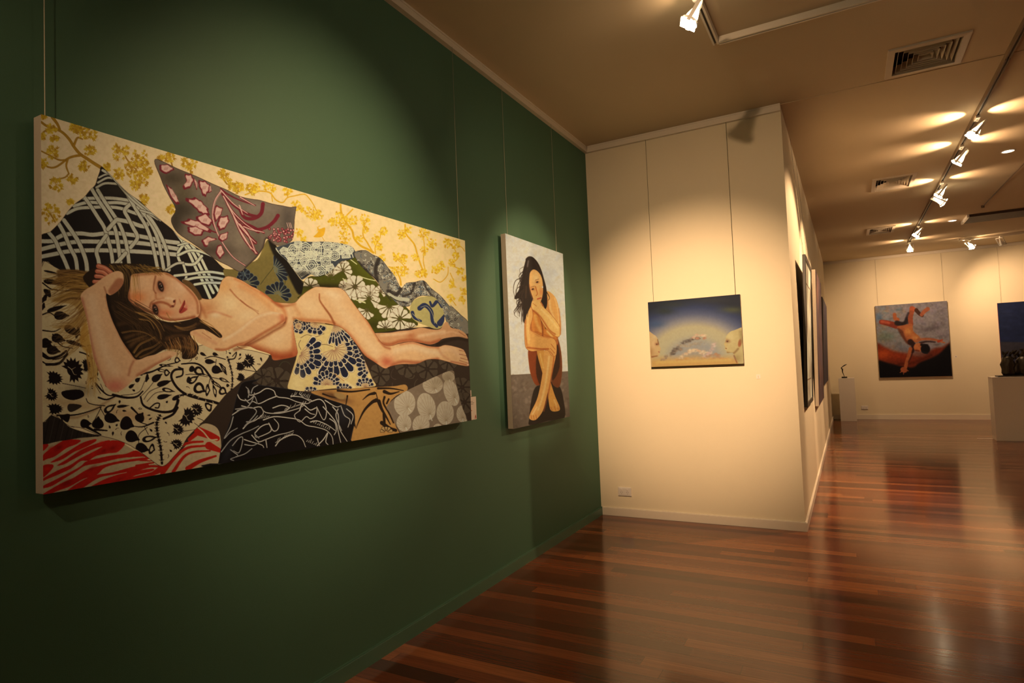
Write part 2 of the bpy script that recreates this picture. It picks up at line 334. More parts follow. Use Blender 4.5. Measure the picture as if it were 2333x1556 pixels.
    for p,w in (((570,600,620,575,680,570),3.6),((562,640,640,600,715,615),4.5),((550,680,620,645,725,650),5),
        ((450,770,560,765,680,765,800,780,880,800),7),((370,830,480,800,600,805,720,800,840,820,900,845),7),((315,890,400,850,520,840,620,835,740,845,860,885,960,910),7),
        ((100,1115,200,1112,240,1085,300,1060,420,1050,520,1060,640,1045,760,1050,900,1070,1080,1105,1200,1120),9),((100,1182,180,1160,300,1130,420,1115,560,1115,720,1115,900,1125,1050,1145,1200,1170),9),
        ((100,1240,220,1215,320,1195,480,1185,640,1185,820,1190,1000,1200,1190,1215),9),
        ((165,1040,220,1110,250,1180,290,1260,330,1360),8.5),((240,960,290,1050,340,1170,380,1250,395,1360),8.5),((290,945,350,1030,400,1110,440,1200,465,1280,472,1360),9),
        ((455,760,510,840,560,920,610,1000,640,1100,665,1200,680,1330),8),((505,680,570,790,630,880,690,990,715,1100,730,1220,745,1330),8),((560,700,620,800,680,890,730,970,770,1070,795,1190,810,1330),8),
        ((640,1015,705,942,730,940,810,955,930,990,985,935),9),((830,800,775,860,800,920,840,1000,875,1080,820,1160),8),((625,1065,550,1180,562,1260,570,1320),8.5),((780,1205,695,1300),8.5),
        ((800,740,880,880,940,980,980,1080,1010,1200,1035,1330),7.5),((880,830,960,930,1020,1040,1050,1140,1070,1250,1085,1340),7.5),((960,900,1010,970,1060,1060,1100,1160,1120,1250,1125,1340),7.5),
        ((600,540,680,590,750,680,820,760,900,830,960,880,1040,930),5.5),((640,550,710,630,790,705,880,790,960,855,1060,940),4),
        ((1180,1030,1250,1130,1300,1230,1340,1320,1400,1440,1460,1580),6.5),((1250,1110,1320,1200,1370,1300,1420,1400,1480,1520),6.5),((1290,1110,1370,1220,1420,1320,1470,1420,1530,1520),6),
        ((1240,1140,1200,1200,1208,1258,1240,1288,1330,1290,1390,1225),6),((1200,1220,1300,1180,1400,1195,1500,1235),5.5),((1240,1290,1265,1380,1250,1425),5),((1100,1340,1180,1290,1240,1280),5),
        ((1170,1385,1300,1370,1440,1352,1590,1372),5.5),((1240,1425,1340,1400,1460,1395,1570,1412),5.5),((1330,1455,1430,1440,1550,1442),5.5),((1200,1140,1300,1120,1400,1170),4),((900,860,1000,890,1060,930),4.5)):
        S(P('1',p),w,rb if p[0]<1150 else rl,out=e,ow=.9)
    c.glow(P('1',700,700)[0],40,14,(60,56,34),.35); c.glow(P('1',1500,1420)[0],30,20,(60,80,60),.2); c.setclip(None)
    # ---- dark bed cover
    Q(P('5',-200,690,260,700,900,560,1260,480,1900,430,2200,480,2300,900,2300,1700,-500,1700,-500,800),(64,49,36))
    rr=random.Random(4)
    for k in range(46):
        x=rr.uniform(20,2100);y=rr.uniform(560,1350); a=rr.uniform(0,6.28); pts=[(x,y)]
        for j in range(5): a+=rr.uniform(.2,.9); x+=26*math.cos(a);y+=26*math.sin(a); pts.append((x,y))
        S(P('5',pts),1.5,rr.choice([(98,84,62),(36,26,20),(88,70,56),(80,76,54)]),.8)
    for x,y,r in ((330,940,34),(1550,800,26),(1750,830,26),(1950,760,22),(2080,1000,24),(2100,1140,24),(1300,880,24),(200,900,20)):
        fan(c,P('5',x,y)[0],r,0,360,7,(86,72,54),(44,34,26),.2,.7,(44,34,26))
    # ---- navy and olive cushion behind the shoulder
    olv=J(P('1',1560,1340,1640,1330,1740,1290,1839,1250),P('2',230,980,275,900,330,930,400,1000,460,1090,520,1180,600,1290,650,1330,620,1440,540,1540,300,1560,100,1500,-80,1380))
    Q(olv,(122,106,58)); c.setclip(olv); nv=(38,42,48); lb=(108,118,112)
    for x,y,r,a0,a1 in ((60,1330,120,150,400),(370,1440,125,180,400),(330,1200,150,-90,60),(40,1240,60,0,360)): fan(c,P('2',x,y)[0],r/4.32,a0,a1,9 if a1-a0<300 else 7,nv,lb,.3,.6,lb)
    for p in ((200,1340,260,1260,310,1200,330,1170),(430,1380,450,1300)): S(P('2',p),1.2,(70,66,38))
    Q(P('2',280,890,330,930,420,1010,500,1150,600,1290,640,1370,580,1440,500,1300,430,1160,330,1040),(30,26,20),soft=3)
    c.glow(P('2',180,1010)[0],22,12,(160,138,74),.5); c.setclip(None)
    # ---- mauve cushion with plumes
    mv=J(P('1',1030,445,1100,472,1200,520,1350,580,1480,640,1600,690,1700,740,1800,762),P('2',200,508,330,545,430,562,510,577,562,570,560,600,545,700,535,850,500,920,400,955,330,940,265,885,230,980,160,1080,100,1135,40,1190),P('1',1690,1348,1600,1300,1500,1250,1400,1180,1300,1110,1200,1040,1155,970,1150,920,1185,850,1130,740,1090,660,1060,580,1020,480))
    Q(mv,(120,104,84),out=(70,52,38),ow=1.2); c.setclip(mv)
    for fr,x,y,rx,ry,col,a in (('1',1160,600,40,20,(74,62,44),.7),('1',1230,850,34,24,(66,56,42),.8),('1',1180,960,16,30,(56,48,36),.7),('1',1480,1180,60,14,(70,56,44),.6),('1',1250,720,26,22,(88,76,48),.5),('2',480,700,16,40,(84,74,62),.7),('2',160,980,14,40,(92,80,62),.6),('1',1700,1100,18,30,(140,124,98),.5),('2',180,580,40,12,(138,124,104),.5),('1',1400,700,30,16,(132,118,96),.4)): c.glow(P(fr,x,y)[0],rx,ry,col,a)
    bu=(116,38,46); pk=(212,164,138)
    for fr,p,w0,w1 in (('1',(1550,700,1500,780,1480,900,1510,1020,1560,1120,1640,1230,1740,1300),4,3),('1',(1440,900,1480,960,1510,1020),3,3),('1',(1400,1000,1510,1035),3,3),('1',(1550,680,1600,720,1700,770,1830,812),4,2.5),('1',(1560,700,1640,800,1760,880,1850,905),6,7),('1',(1560,720,1640,860,1740,960,1850,1025),5,8),('1',(1600,800,1680,950,1760,1050,1825,1115),6,8),('1',(1640,880,1700,1020,1760,1120,1835,1200),5,7),
        ('2',(0,590,50,680,140,690,215,640,235,545),7,9),('2',(40,760,140,800,260,780,340,720,382,660),6,9),('2',(0,740,80,840,130,960,155,1035),7,5),('2',(0,790,60,900,110,990),6,3),('2',(10,480,80,520,150,560),5,3),('2',(0,700,60,740,130,770,240,830),6,5)):
        S(P(fr,p),w0,bu,w1)
    for fr,p in (('1',(1550,690,1650,800,1760,875)),('1',(1570,740,1640,860,1740,960,1830,1020)),('1',(1600,800,1680,950,1760,1050,1825,1115)),('1',(1650,900,1700,1020,1760,1120,1835,1200)),('2',(0,745,80,845,130,960,155,1035)),('2',(0,800,60,900,110,990)),('2',(10,480,80,520,150,560)),('2',(0,560,30,650)),('2',(40,770,120,800,240,825)),('1',(1550,700,1500,780,1480,900,1510,1020,1560,1120,1640,1230,1740,1300))):
        S(P(fr,p),2.4,pk,1.4); S(P(fr,p)+np.array([2,1.2]),.8,pk,.6)
    for p in ((1265,770,1340,755,1400,790,1452,860,1440,905,1380,880,1330,830),(1345,925,1420,880,1482,950,1430,985),(1228,960,1290,928,1380,950,1480,1032,1400,1022,1320,990),(1275,1000,1340,985,1412,1025,1370,1065,1300,1045),(1500,825,1562,838,1540,905,1495,945),(1528,920,1600,898,1612,950,1560,1015,1520,1000),(1530,1060,1602,1030,1590,1090,1540,1105),(1388,1110,1440,1068,1512,1090,1450,1112,1430,1155),(1540,1130,1572,1200,1530,1245,1503,1180),
        (1055,500,1120,488,1172,530,1088,562),(1258,570,1310,565,1332,620,1285,685,1238,672,1272,620),(1368,620,1420,618,1464,660,1440,722,1412,745,1380,680),(1108,660,1150,680,1200,760,1212,812,1160,780),(1330,600,1362,640,1352,690),(1460,650,1475,700,1450,710)):
        q=smooth(P('1',p),True,4); m=q.mean(0); q=(q-m)*(1+.11*np.sin(np.arange(len(q))*1.9))[:,None]+m; Q(q,bu,sm=False); Q((q-m)*.76+m+np.array([.8,-.9]),pk,soft=1.3,sm=False)
        for k in range(3): S(np.array([m+np.array([-4+3*k,3]),m+np.array([-1+3*k,-4])]),.7,bu,.4,sm=False)
    rb2=random.Random(3)
    for k in range(60):
        x=rb2.uniform(280,540);y=rb2.uniform(790,930); 
        if x<330 and y>900: continue
        c.ell(P('2',x,y)[0],3.3,3.2,(104,34,42)); c.ell(P('2',x,y)[0],2,2,rb2.choice([(206,150,130),(160,90,84),(190,132,116)]),soft=.6)
    for x in (470,490,505): S(P('2',x,730,x+14,780),1.2,pk)
    S(P('2',330,940,265,885,230,980,160,1080,60,1170),5,(64,50,40),soft=3,alpha=.7); c.setclip(None)
    # ---- knotwork cushion
    kn=P('2',355,980,450,945,560,912,700,918,850,915,1000,930,1120,968,1155,1050,1105,1095,1000,1115,930,1185,850,1240,760,1262,700,1240,620,1290,590,1270,540,1205,470,1110,400,1045)
    Q(kn,(74,76,74),out=(150,142,118),ow=.7); c.setclip(kn); cr=(206,194,160)
    for x,y,r in ((530,1000,62),(650,980,62),(760,990,62),(870,950,50),(520,1120,62),(640,1110,50),(710,1150,66),(850,1110,64),(940,1050,56),(960,960,50),(1050,1040,50),(1060,960,40),(800,1210,60),(620,1210,60),(900,1180,50),(720,1050,50),(440,1010,40),(500,1060,44),(590,1050,40),(680,1040,44),(770,1060,50),(870,1030,50),(1000,1000,44),(1090,1000,40),(570,1180,44),(760,940,40),(740,1220,44),(580,940,40)):
        n=rr.choice([4,5,6]); ph=rr.random()
        for q,wd in ((1,2.4),(.66,1.9),(.32,1.6)):
            pp=[(x+r*q*math.cos(ph+6.283*k/n),y+r*q*.95*math.sin(ph+6.283*k/n)) for k in range(n)]
            S(P('2',pp+pp[:1]),wd,cr,sm=q<.5)
        S(P('2',x-r*1.3,y,x+r*1.3,y-10),1.4,cr)
    for p in ((360,985,380,1020,410,1060),(1080,980,1110,1020,1130,1080),(1040,960,1080,1010,1100,1070),(560,1260,640,1200,700,1240,760,1180),(600,1290,560,1220,540,1190)): S(P('2',p),2,cr)
    c.glow(P('2',620,1240)[0],24,8,(30,26,22),.6); c.setclip(None)
    # ---- green cushion with white blossoms
    gr=J(P('2',640,1300,700,1260,760,1262,850,1240,930,1185,1000,1115,1100,1090,1160,1068,1200,1150,1330,1280,1420,1400,1500,1500),P('5',1330,60,1450,170,1570,260,1660,380,1650,430,1500,460,1260,490,900,470,560,200,575,130))
    Q(gr,(84,82,24),out=(50,46,20),ow=1); c.setclip(gr)
    c.glow(P('2',1250,1200)[0],40,14,(104,104,30),.5,.7); c.glow(P('5',1380,420)[0],60,10,(50,46,18),.6)
    wf=(208,188,150); wl=(104,86,62)
    for fr,x,y,r,a0,a1,n in (('2',900,1270,150,200,330,6),('2',1020,1200,95,150,420,8),('2',1130,1370,120,-20,260,9),('2',690,1360,90,180,380,5),('2',1000,1130,60,180,360,5),('5',1080,60,105,0,360,9),('5',1210,170,105,150,420,8),('5',1190,280,80,30,200,5),
        ('5',1400,240,115,-10,190,7),('5',1500,360,110,20,360,10),('5',1360,450,80,180,360,6),('5',1320,110,60,200,420,6),('5',980,60,60,90,300,5),('5',1600,450,60,180,360,5),('2',1290,1430,95,160,420,7),('2',1400,1400,60,150,330,5)):
        s=FR[fr][2]; fan(c,P(fr,x,y)[0],r/s,a0,a1,n,wf,wl,.22,.55,wl)
        for k in range(4): c.ell(P(fr,x+rr.uniform(-.2,.2)*r,y+rr.uniform(-.2,.2)*r)[0],1.1,1.1,wl)
    for p in ((1180,1255,1260,1280,1350,1300),(1020,1280,1060,1310),(1150,1490,1240,1520),(1100,1090,1160,1135)): S(P('2',p),2.2,(196,184,130))
    S(P('5',1090,185,1170,205),2.2,(196,184,130)); c.glow(P('5',800,60)[0],50,7,(40,30,20),.6); c.setclip(None)
    # ---- paisley throw
    th=J(P('2',1150,1012,1250,998,1320,1040,1400,1078,1470,1165,1540,1255,1600,1370,1655,1322,1740,1312,1830,1296,1900,1370,2000,1450,2090,1555),P('5',1990,235,2080,320,2150,390,2150,500,2050,465,1960,410,1925,330,1880,230,1830,160,1720,140,1640,175,1590,240,1500,232,1440,180,1370,120),P('2',1500,1500,1420,1400,1350,1290,1250,1200,1180,1120,1140,1050))
    Q(th,(128,118,98),out=(58,50,40),ow=.8); c.setclip(th)
    for k in range(620):
        t=rr.random(); 
        if t<.5: x=1160+900*rr.random(); y=1000+(x-1160)*.52+rr.uniform(-120,200)
        else: x=1500+700*rr.random(); y=1300+(x-1500)*.55+rr.uniform(-140,220)
        a=rr.uniform(0,6.28); pts=[(x,y)]
        for j in range(4): a+=rr.uniform(.4,1.5); x+=11*math.cos(a);y+=11*math.sin(a); pts.append((x,y))
        S(P('2',pts),1.5,rr.choice([(52,46,42),(66,60,58),(196,184,152),(90,100,100),(178,164,136)]),.8)
    for p,w in (((1360,1300,1350,1180,1380,1090),9),((1180,1110,1260,1200,1350,1290),4),((1600,1370,1560,1430,1470,1400),8),((1740,1320,1700,1420,1620,1450),5),((1830,1300,1860,1380,1960,1500),4)): S(P('2',p),w,(46,38,32),soft=2.2,alpha=.75)
    S(P('5',1400,130,1460,165,1580,180),8,(176,166,134),soft=1); S(P('5',1410,150,1480,190,1580,215),2,(60,50,40)); c.setclip(None)
    cb=P('5',1595,270,1635,185,1730,150,1830,155,1900,240,1925,340,1905,425,1845,455,1740,420,1660,390,1605,335)
    Q(cb,(172,154,98)); c.setclip(cb)
    for p,w in (((1690,260,1740,230,1800,290,1810,380,1850,430),11),((1850,200,1810,240,1790,200),8),((1880,400,1930,330),14),((1620,300,1640,350,1700,380),8),((1900,250,1860,190),4)): S(P('5',p),w,(48,58,80),w*.6)
    for p in ((1700,250,1760,240,1810,310,1830,400),(1620,310,1690,380)): S(P('5',p),1,(176,164,124))
    c.setclip(None); 
    # ---- red striped cloth, dark cloth
    Q(P('4',60,1600,60,880,500,845,680,825,830,860,1050,990,1240,1110,1400,1040,1520,930,1660,740,1760,720,1850,790,1870,1000,1840,1200,1000,1500),(182,154,114))
    rd=(172,40,24); r2=(138,32,20)
    for p in ((628,35,705,42,716,80,636,150),(636,300,638,215,720,140,900,20,1000,-20,1210,-12,1150,50,1000,110,820,235,700,275),(750,325,900,235,1100,110,1250,25,1430,-25,1445,8,1300,92,1120,165,950,272,830,318),(850,374,1000,280,1200,150,1400,60,1650,-10,1610,70,1450,112,1250,202,1080,292,950,362),
        (634,610,638,570,760,500,900,430,1050,368,1200,270,1400,170,1580,70,1690,-5,1890,35,1780,172,1640,192,1450,232,1330,302,1210,312,1050,430,850,522,700,582),(632,530,636,378,770,356,796,395,740,470,650,550),(636,716,640,680,800,602,1000,500,1200,392,1300,312,1500,262,1700,222,1900,202,2060,150,2170,235,2000,252,1800,272,1500,342,1280,382,1150,462,950,582,780,682,660,718),
        (636,806,900,652,1100,562,1300,442,1500,382,1800,312,2230,255,2230,292,1900,332,1600,402,1450,522,1250,582,1050,692,850,764,760,806,680,830),(970,790,1150,652,1400,532,1700,482,2000,402,2230,362,2230,402,2000,462,1750,512,1500,562,1300,682,1200,745,1060,790),(1330,730,1500,622,1700,542,1900,492,2300,430,2300,470,2050,532,1900,602,1700,652,1560,700)):
        Q(P('9',p),(178,38,24),soft=.5)
    for x,y,rx,ry in ((880,100,8,5),(1380,420,10,4),(1700,110,9,5),(1000,640,12,5),(1560,160,8,4),(1800,600,12,4)): c.glow(P('9',x,y)[0],rx,ry,(124,22,14),.6,-.5)
    for x,y in ((760,120),(1520,40),(700,430),(1400,200),(1180,120)): c.glow(P('9',x,y)[0],7,4,(206,40,24),.6,-.5)
    for p,w0,w1 in (((1080,1010,1160,1040),6,3),((1080,1068,1200,1075),3,2),((1040,1120,1210,1090),4,3),((960,1190,1150,1130,1270,1128),6,4),((900,1270,1100,1225,1250,1180,1350,1120),9,7),((1170,1225,1350,1080,1450,950,1560,900,1690,890),9,4),((1290,1200,1420,1040,1540,950,1720,930),8,4),((1400,1180,1500,1040,1600,990,1760,980),7,3),
        ((1540,1150,1640,1090,1720,1060,1815,1030),10,4),((1650,790,1760,830,1830,860),18,11),((1750,930,1860,980),16,8),((1560,870,1620,820),7,9)):
        S(P('4',p),w0*1.1,rd,w1*1.1)
    c.mottle(.06,7,9,where=(c.Y>1000)&(c.X<520))
    S(P('4',1640,750,1700,800,1760,870,1830,870),3,(196,168,124))
    dk=P('4',100,590,230,630,330,680,400,745,560,800,700,832,500,850,300,880,100,892); Q(dk,(54,44,36)); c.setclip(dk)
    for k in range(12): S(P('4',100+k*50,900,160+k*52,620),1.5,(38,30,26) if k%2 else (74,62,50),soft=.6)
    c.setclip(None)
    # ---- black and cream cushions
    bw=J(P('3',120,285,330,268,640,300,900,500,1000,900,1400,1060,1700,1040),P('5',-160,560,0,640,100,658,225,690,262,705,230,760,150,845,40,930),P('4',2220,225,2100,290,2000,370,1930,425,1840,530,1740,650,1640,750,1540,850,1480,950,1400,1040,1335,1108,1275,1125,1180,1062,1100,1000,1040,960,960,912,830,862,700,830,600,790,500,750,400,738,300,660,230,622,110,600))
    cm=(202,172,126); Q(bw,cm,out=(60,46,34),ow=1); c.setclip(bw); K=(28,20,20)
    c.glow(P('4',950,620)[0],50,14,(172,124,84),.5,.2); c.glow(P('4',420,520)[0],60,9,(168,132,90),.6,.15); c.glow(P('4',500,390)[0],30,14,(120,108,84),.7)
    c.stroke(P('4',280,630,450,655,600,600,700,540,850,440),6,(150,116,80),soft=3,alpha=.6)
    for x,y,rx,ry,ro in ((245,270,85,58,.3),(430,195,95,110,-.3),(560,150,45,60,0),(220,430,66,52,.6),(250,570,80,48,0),(1535,650,72,88,.6),(1630,580,58,56,0),(1440,770,62,50,.3),(1430,915,58,45,-.3),(2140,105,66,62,.7),(2060,160,50,38,.4),(2065,265,45,38,.6)):
        thorn(c,P('4',x,y)[0],rx/4.323,ry/4.323,K,ro,cm if rx>50 and x not in(245,250) else None)
    Q(P('4',330,400,500,385,540,445,440,485,350,460),K); Q(P('4',400,520,520,540,420,600,380,570),K,alpha=.8); Q(P('4',310,640,400,620,380,700),K)
    for x,y,rx,ry,ro,h in ((950,712,60,66,.4,0),(1000,840,62,56,.4,0),(1095,950,60,46,.3,0),(672,710,52,56,-1.5,0),(800,662,66,46,.3,0),(550,712,48,42,0,0),(1245,270,52,32,-.6,0),(1312,322,66,26,-.3,0),(1152,272,16,40,.2,0),(1352,390,56,20,.2,1),(1310,452,62,24,-.2,0),
        (1765,112,46,24,.1,0),(1832,192,48,40,.3,0),(1660,372,54,54,.5,1),(1660,205,50,40,.6,1),(1592,185,28,30,.4,0),(1600,290,54,30,-.6,1),(785,568,60,32,-.6,1),(910,545,52,14,-.1,0),(1080,655,44,46,-1,0),(1165,860,66,30,-.2,1),(1192,960,26,52,.3,1),(1890,400,36,40,.5,1),(1832,335,60,16,.6,1),
        (1742,390,20,58,.1,1),(1812,400,16,60,-.2,1),(1902,292,48,16,.4,1),(1750,552,30,48,-.5,1),(1900,180,18,60,-.5,1),(1448,98,26,30,.2,1),(1300,200,50,14,.2,1),(1345,220,26,34,0,1),(1330,150,60,12,.1,1),(1440,460,50,20,-.5,0),(1560,290,22,30,.2,0),(1060,290,26,20,-.7,0),(1000,350,30,16,-.6,0),(1940,345,14,16,0,0),(1820,40,26,16,.3,0),(1700,40,30,14,.5,0)):
        bud(c,P('4',x,y)[0],rx/4.323,ry/4.323,K,ro,cm if h else None)
    for p,w0,w1 in (((1500,185,1420,195,1388,260,1440,360,1530,430,1650,470,1780,500,1860,525),5,6),((1440,265,1495,245,1500,190,1460,165),4,3),((1490,135,1620,128,1700,168,1770,260),3,5),((1770,270,1830,330),1.4,1.2),((1770,270,1742,380),1.4,1.2),((1770,270,1812,380),1.4,1.2),((1780,270,1880,390),1.4,1.2),((1780,265,1900,290),1.4,1.2),((1770,260,1690,225),1.4,1.2),((1530,240,1600,235,1740,260),1.6,1.2),
        ((820,435,950,462,1050,452,1110,400),6,3),((1088,455,1110,530,1180,572,1300,602,1400,590,1440,530,1452,490),4,7),((1310,668,1400,625,1445,560),5,6),((1180,560,1230,520,1270,520,1260,560,1230,560),3,3),
        ((1210,705,1100,745,1000,735),4,1.4),((1150,750,1070,820,1066,900),1.6,1.2),((1120,740,1160,820),1.4,1.4),((1080,700,1150,725),2,2),((705,555,640,680,620,720),1.4,2),((690,550,740,640),1.6,1.4),((705,548,600,590,450,628,280,632),1.5,4),((560,470,580,510,640,530,740,540),1.6,2),((330,322,470,350,560,370),1.4,1),
        ((1130,300,1080,400,1000,430,900,438),1.2,1.2),((1230,290,1160,380,1090,450),1.2,1.2),((1300,350,1180,400,1120,480),1.2,1.2),((1330,400,1230,420,1150,500),1.2,1.2),((1100,230,1200,210,1330,150,1450,120),5,2),((1000,230,1100,240),2,4),((1830,90,1820,170),1.4,1.2),((1860,130,1900,180,1930,240),2.5,2),((1500,790,1640,770),1,1),((1610,710,1680,760),1,1),
        ((130,40,200,80,300,60,370,10),7,5),((180,140,300,130,380,40),6,5),((500,20,560,40,620,80),3,3),((650,320,720,400,780,440,860,440),4,2),((650,340,700,420),1.2,1.2),((700,330,740,420),1.2,1.2),((680,460,760,480,860,440),4,3),((1950,90,2010,80,2030,20,1990,60),3,2),((1720,80,1800,60,1920,90),2,2),((2180,150,2240,230),1.6,2),((2100,190,2220,210),1.4,1.4),
        ((310,640,360,730,440,745),3,2),((640,770,760,780),5,3),((560,740,700,820),7,3),((1640,660,1700,690,1660,720),1.2,1),((1000,560,1060,620),5,3)):
        S(P('4',p),w0,K,w1)
    for p,w in (((1275,635,1245,700,1245,780,1262,870,1280,960,1290,1100),9.5),((1940,65,1965,150,1985,240,1985,330,1975,400),6),((1450,450,1560,430,1640,455,1740,500,1850,520),5)):
        q=smooth(P('4',p),False,6); S(q,w*.55,K,sm=False)
        for i in range(1,len(q)-1,2):
            d=q[i+1]-q[i-1]; d/=np.hypot(*d)+1e-6; nrm=np.array([-d[1],d[0]])
            for sg in (-1,1): S(np.array([q[i],q[i]+nrm*sg*w*.62-d*w*.35]),w*.34,K,.6,sm=False)
            if i%4==1: S(np.array([q[i]-nrm*w*.4-d*1.2,q[i]+d*.8,q[i]+nrm*w*.4-d*1.2]),1.1,cm,sm=False)
    # small filling buds and tendrils where the cloth is still bare
    for k in range(900):
        x,y=rr.uniform(92,600),rr.uniform(770,1062); w=c.win(x-5,y-5,x+5,y+5)
        if w is None: continue
        i0=(w[0].start+w[0].stop)//2; j0=int(np.searchsorted(c.X[i0],x)); 
        if not (20<j0<c.nx-20): continue
        r_=6; blk_=c.C[max(i0-r_,0):i0+r_,j0-r_:j0+r_,0]; cl_=c.clip[max(i0-r_,0):i0+r_,j0-r_:j0+r_]
        if blk_.size==0 or blk_.min()<140 or cl_.min()<.9: continue
        a=rr.uniform(0,6.28)
        if rr.random()<.55: bud(c,(x,y),rr.uniform(2.4,4.6),rr.uniform(1.3,2.4),K,a,cm if rr.random()<.3 else None)
        else: c.stroke(np.array([[x-4*math.cos(a),y-4*math.sin(a)],[x+1.5*math.sin(a),y-1.5*math.cos(a)],[x+4*math.cos(a),y+4*math.sin(a)]]),1.5,K,.7)
    # cushion part behind the hair on the left
    for x,y,rx,ry,ro in ((165,560,20,60,.6),(200,500,26,50,-.7),(280,660,90,22,-.3),(330,730,66,42,0),(180,1010,50,50,.4),(300,960,62,44,.3),(250,1080,62,44,.2),(440,880,80,40,.5),(470,1010,90,20,.3),(500,900,20,60,.2),(240,390,80,26,.1),(230,290,70,10,.2),(155,640,16,40,.3),(220,1000,18,20,0)):
        bud(c,P('3',x,y)[0],rx/4.487,ry/4.487,K,ro)
    for p in ((140,1100,250,1170,360,1140,420,1060),(140,1190,200,1220,320,1200),(150,400,230,460,300,470),(150,720,220,700,300,760),(250,920,280,980,350,1040,450,1060),(150,880,260,890,330,860)): S(P('3',p),3.2,K,1.6)
    c.setclip(None)
    # ---- cream and navy fan cushion
    fc=P('5',492,362,560,384,700,398,840,418,950,440,1010,500,1070,590,1130,690,1180,800,1230,920,1262,985,1180,1000,1040,1012,900,1010,760,1022,620,1036,500,1032,430,1010,450,920,480,830,520,700,515,600,493,480)
    Q(fc,(214,178,116),out=(90,64,40),ow=.9); c.setclip(fc); nv=(38,42,56); ln=(226,200,158)
    for p in ((560,540,620,510,700,530,780,500),(700,620,780,600,860,620),(560,560,540,600,560,650)): S(P('5',p),1.1,(96,82,60))
    for x,y,r,a0,a1,n in ((870,640,265,-60,160,13),(550,690,205,-55,110,9),(700,400,110,20,200,6),(880,400,200,40,110,7),(540,430,70,0,360,8),(800,980,130,180,360,9),(1180,640,130,110,240,6),(1230,800,150,120,230,6),(1160,1000,90,190,350,6),(650,1060,70,180,360,5),(960,1040,80,200,340,5)):
        ctr=P('5',x,y)[0]; R=r/4.093
        fan(c,ctr,R*1.04,a0-3,a1+3,n,(222,192,140),(120,98,66),.5,.5)
        fan(c,ctr,R,a0,a1,n,nv,ln,.66,.8,None)
        fan(c,ctr,R*.64,a0,a1,n,nv,ln,.72,.6,(150,108,80),None)
        fan(c,ctr,R*.42,a0,a1,n,(206,172,120),(140,100,78),.2,.5)
    S(P('5',900,900,980,950,1050,1000),5,(232,196,138),soft=2,alpha=.8); S(P('5',880,880,960,940),2.5,(176,124,74),soft=1.5,alpha=.7)
    c.glow(P('5',520,960)[0],16,26,(228,192,132),.6); c.glow(P('5',640,370)[0],60,7,(120,86,50),.5); c.setclip(None)
    # ---- tan leaf cushion
    tn=P('5',650,1040,900,1020,1240,1000,1430,990,1540,975,1555,1030,1450,1080,1380,1160,1400,1260,1450,1380,1520,1600,1000,1600,1020,1480,1050,1340,1050,1240,1000,1180,900,1140,760,1090)
    Q(tn,(176,130,74)); c.setclip(tn); lf=(48,32,20)
    for p,w0,w1 in (((1262,1120,1220,1140,1150,1210,1100,1300,1065,1385),9,1),((1245,1055,1190,1070,1135,1115),7,1.5),((1285,1130,1310,1200,1350,1270,1390,1345),9,2),((1260,1050,1275,1110,1290,1150),2,2),((990,1080,975,1160),4,2),((1280,1010,1400,1010,1520,1030),5,2),((1340,1040,1400,1060,1480,1040),8,2),((1340,1090,1330,1150,1380,1240,1420,1330),5,3),((1330,1250,1335,1330),6,6),
        ((1310,1330,1380,1380,1440,1400),9,7),((760,1060,850,1090,960,1100),4,2),((1040,1300,1060,1370),5,2),((1380,1110,1360,1150),4,4),((900,1030,1030,1040,1200,1020),5,3)): S(P('5',p),w0,lf,w1)
    fan(c,P('5',1350,1420)[0],14,180,360,5,(176,140,90),lf,.3,.7); c.glow(P('5',880,1090)[0],34,8,(70,46,28),.7,.3)
    c.ell(P('5',920,1080)[0],14,7,(156,124,78),.3,soft=2); c.setclip(None)
    # ---- grey cushion with pale fans
    gf=P('5',1362,1172,1500,1060,1680,970,1850,890,1992,843,2012,920,2042,1060,2080,1200,2125,1330,2140,1600,1560,1600,1480,1420,1430,1330,1390,1240)
    Q(gf,(132,112,88)); c.setclip(gf); pf=(184,162,130)
    for x,y,rx,ry,ro,dx,dy in ((1530,1150,100,118,.2,40,60),(1735,1180,86,128,-.2,40,110),(1800,975,96,84,-.1,30,60),(1975,1050,68,128,-.3,40,80),(1912,1240,82,110,0,10,110),(1680,1350,80,90,.2,-10,60),(1520,1330,70,80,0,20,60),(1950,900,60,50,.2,10,40),(2080,1250,60,80,0,0,60),(1840,1400,50,60,0,0,50)):
        ctr=P('5',x,y)[0]; c.ell(ctr,rx/4.093,ry/4.093,pf,ro); b=P('5',x+dx*.8,y+dy*.7)[0]
        for k in range(15):
            a=ro+6.283*k/15; S(np.array([b,[ctr[0]+rx/4.093*.94*math.cos(a),ctr[1]+ry/4.093*.94*math.sin(a)]]),.7,(150,128,98),.5,sm=False)
        S(np.array([b,b+np.array([dx,dy])*.12]),1.6,(206,188,156))
    c.glow(P('5',1900,920)[0],40,12,(110,92,66),.4,-.4); S(P('5',2060,900,2070,1000,2110,1140,2130,1290),8,(30,20,16),soft=2)
    c.setclip(None)
    # ---- black cushion with white line drawing
    bk=J(P('4',2090,318,2150,300,2240,290),P('5',100,965,250,990,400,1010,560,1040,680,1070,800,1110,930,1150,1020,1185,1052,1240,1052,1340,1010,1480,1000,1700,-300,1700),P('4',1825,1150,1880,900,1930,780,1990,600,2020,480,2060,360))
    Q(bk,(24,19,18),out=(44,44,46),ow=1.2); c.setclip(bk); wc=(196,178,150)
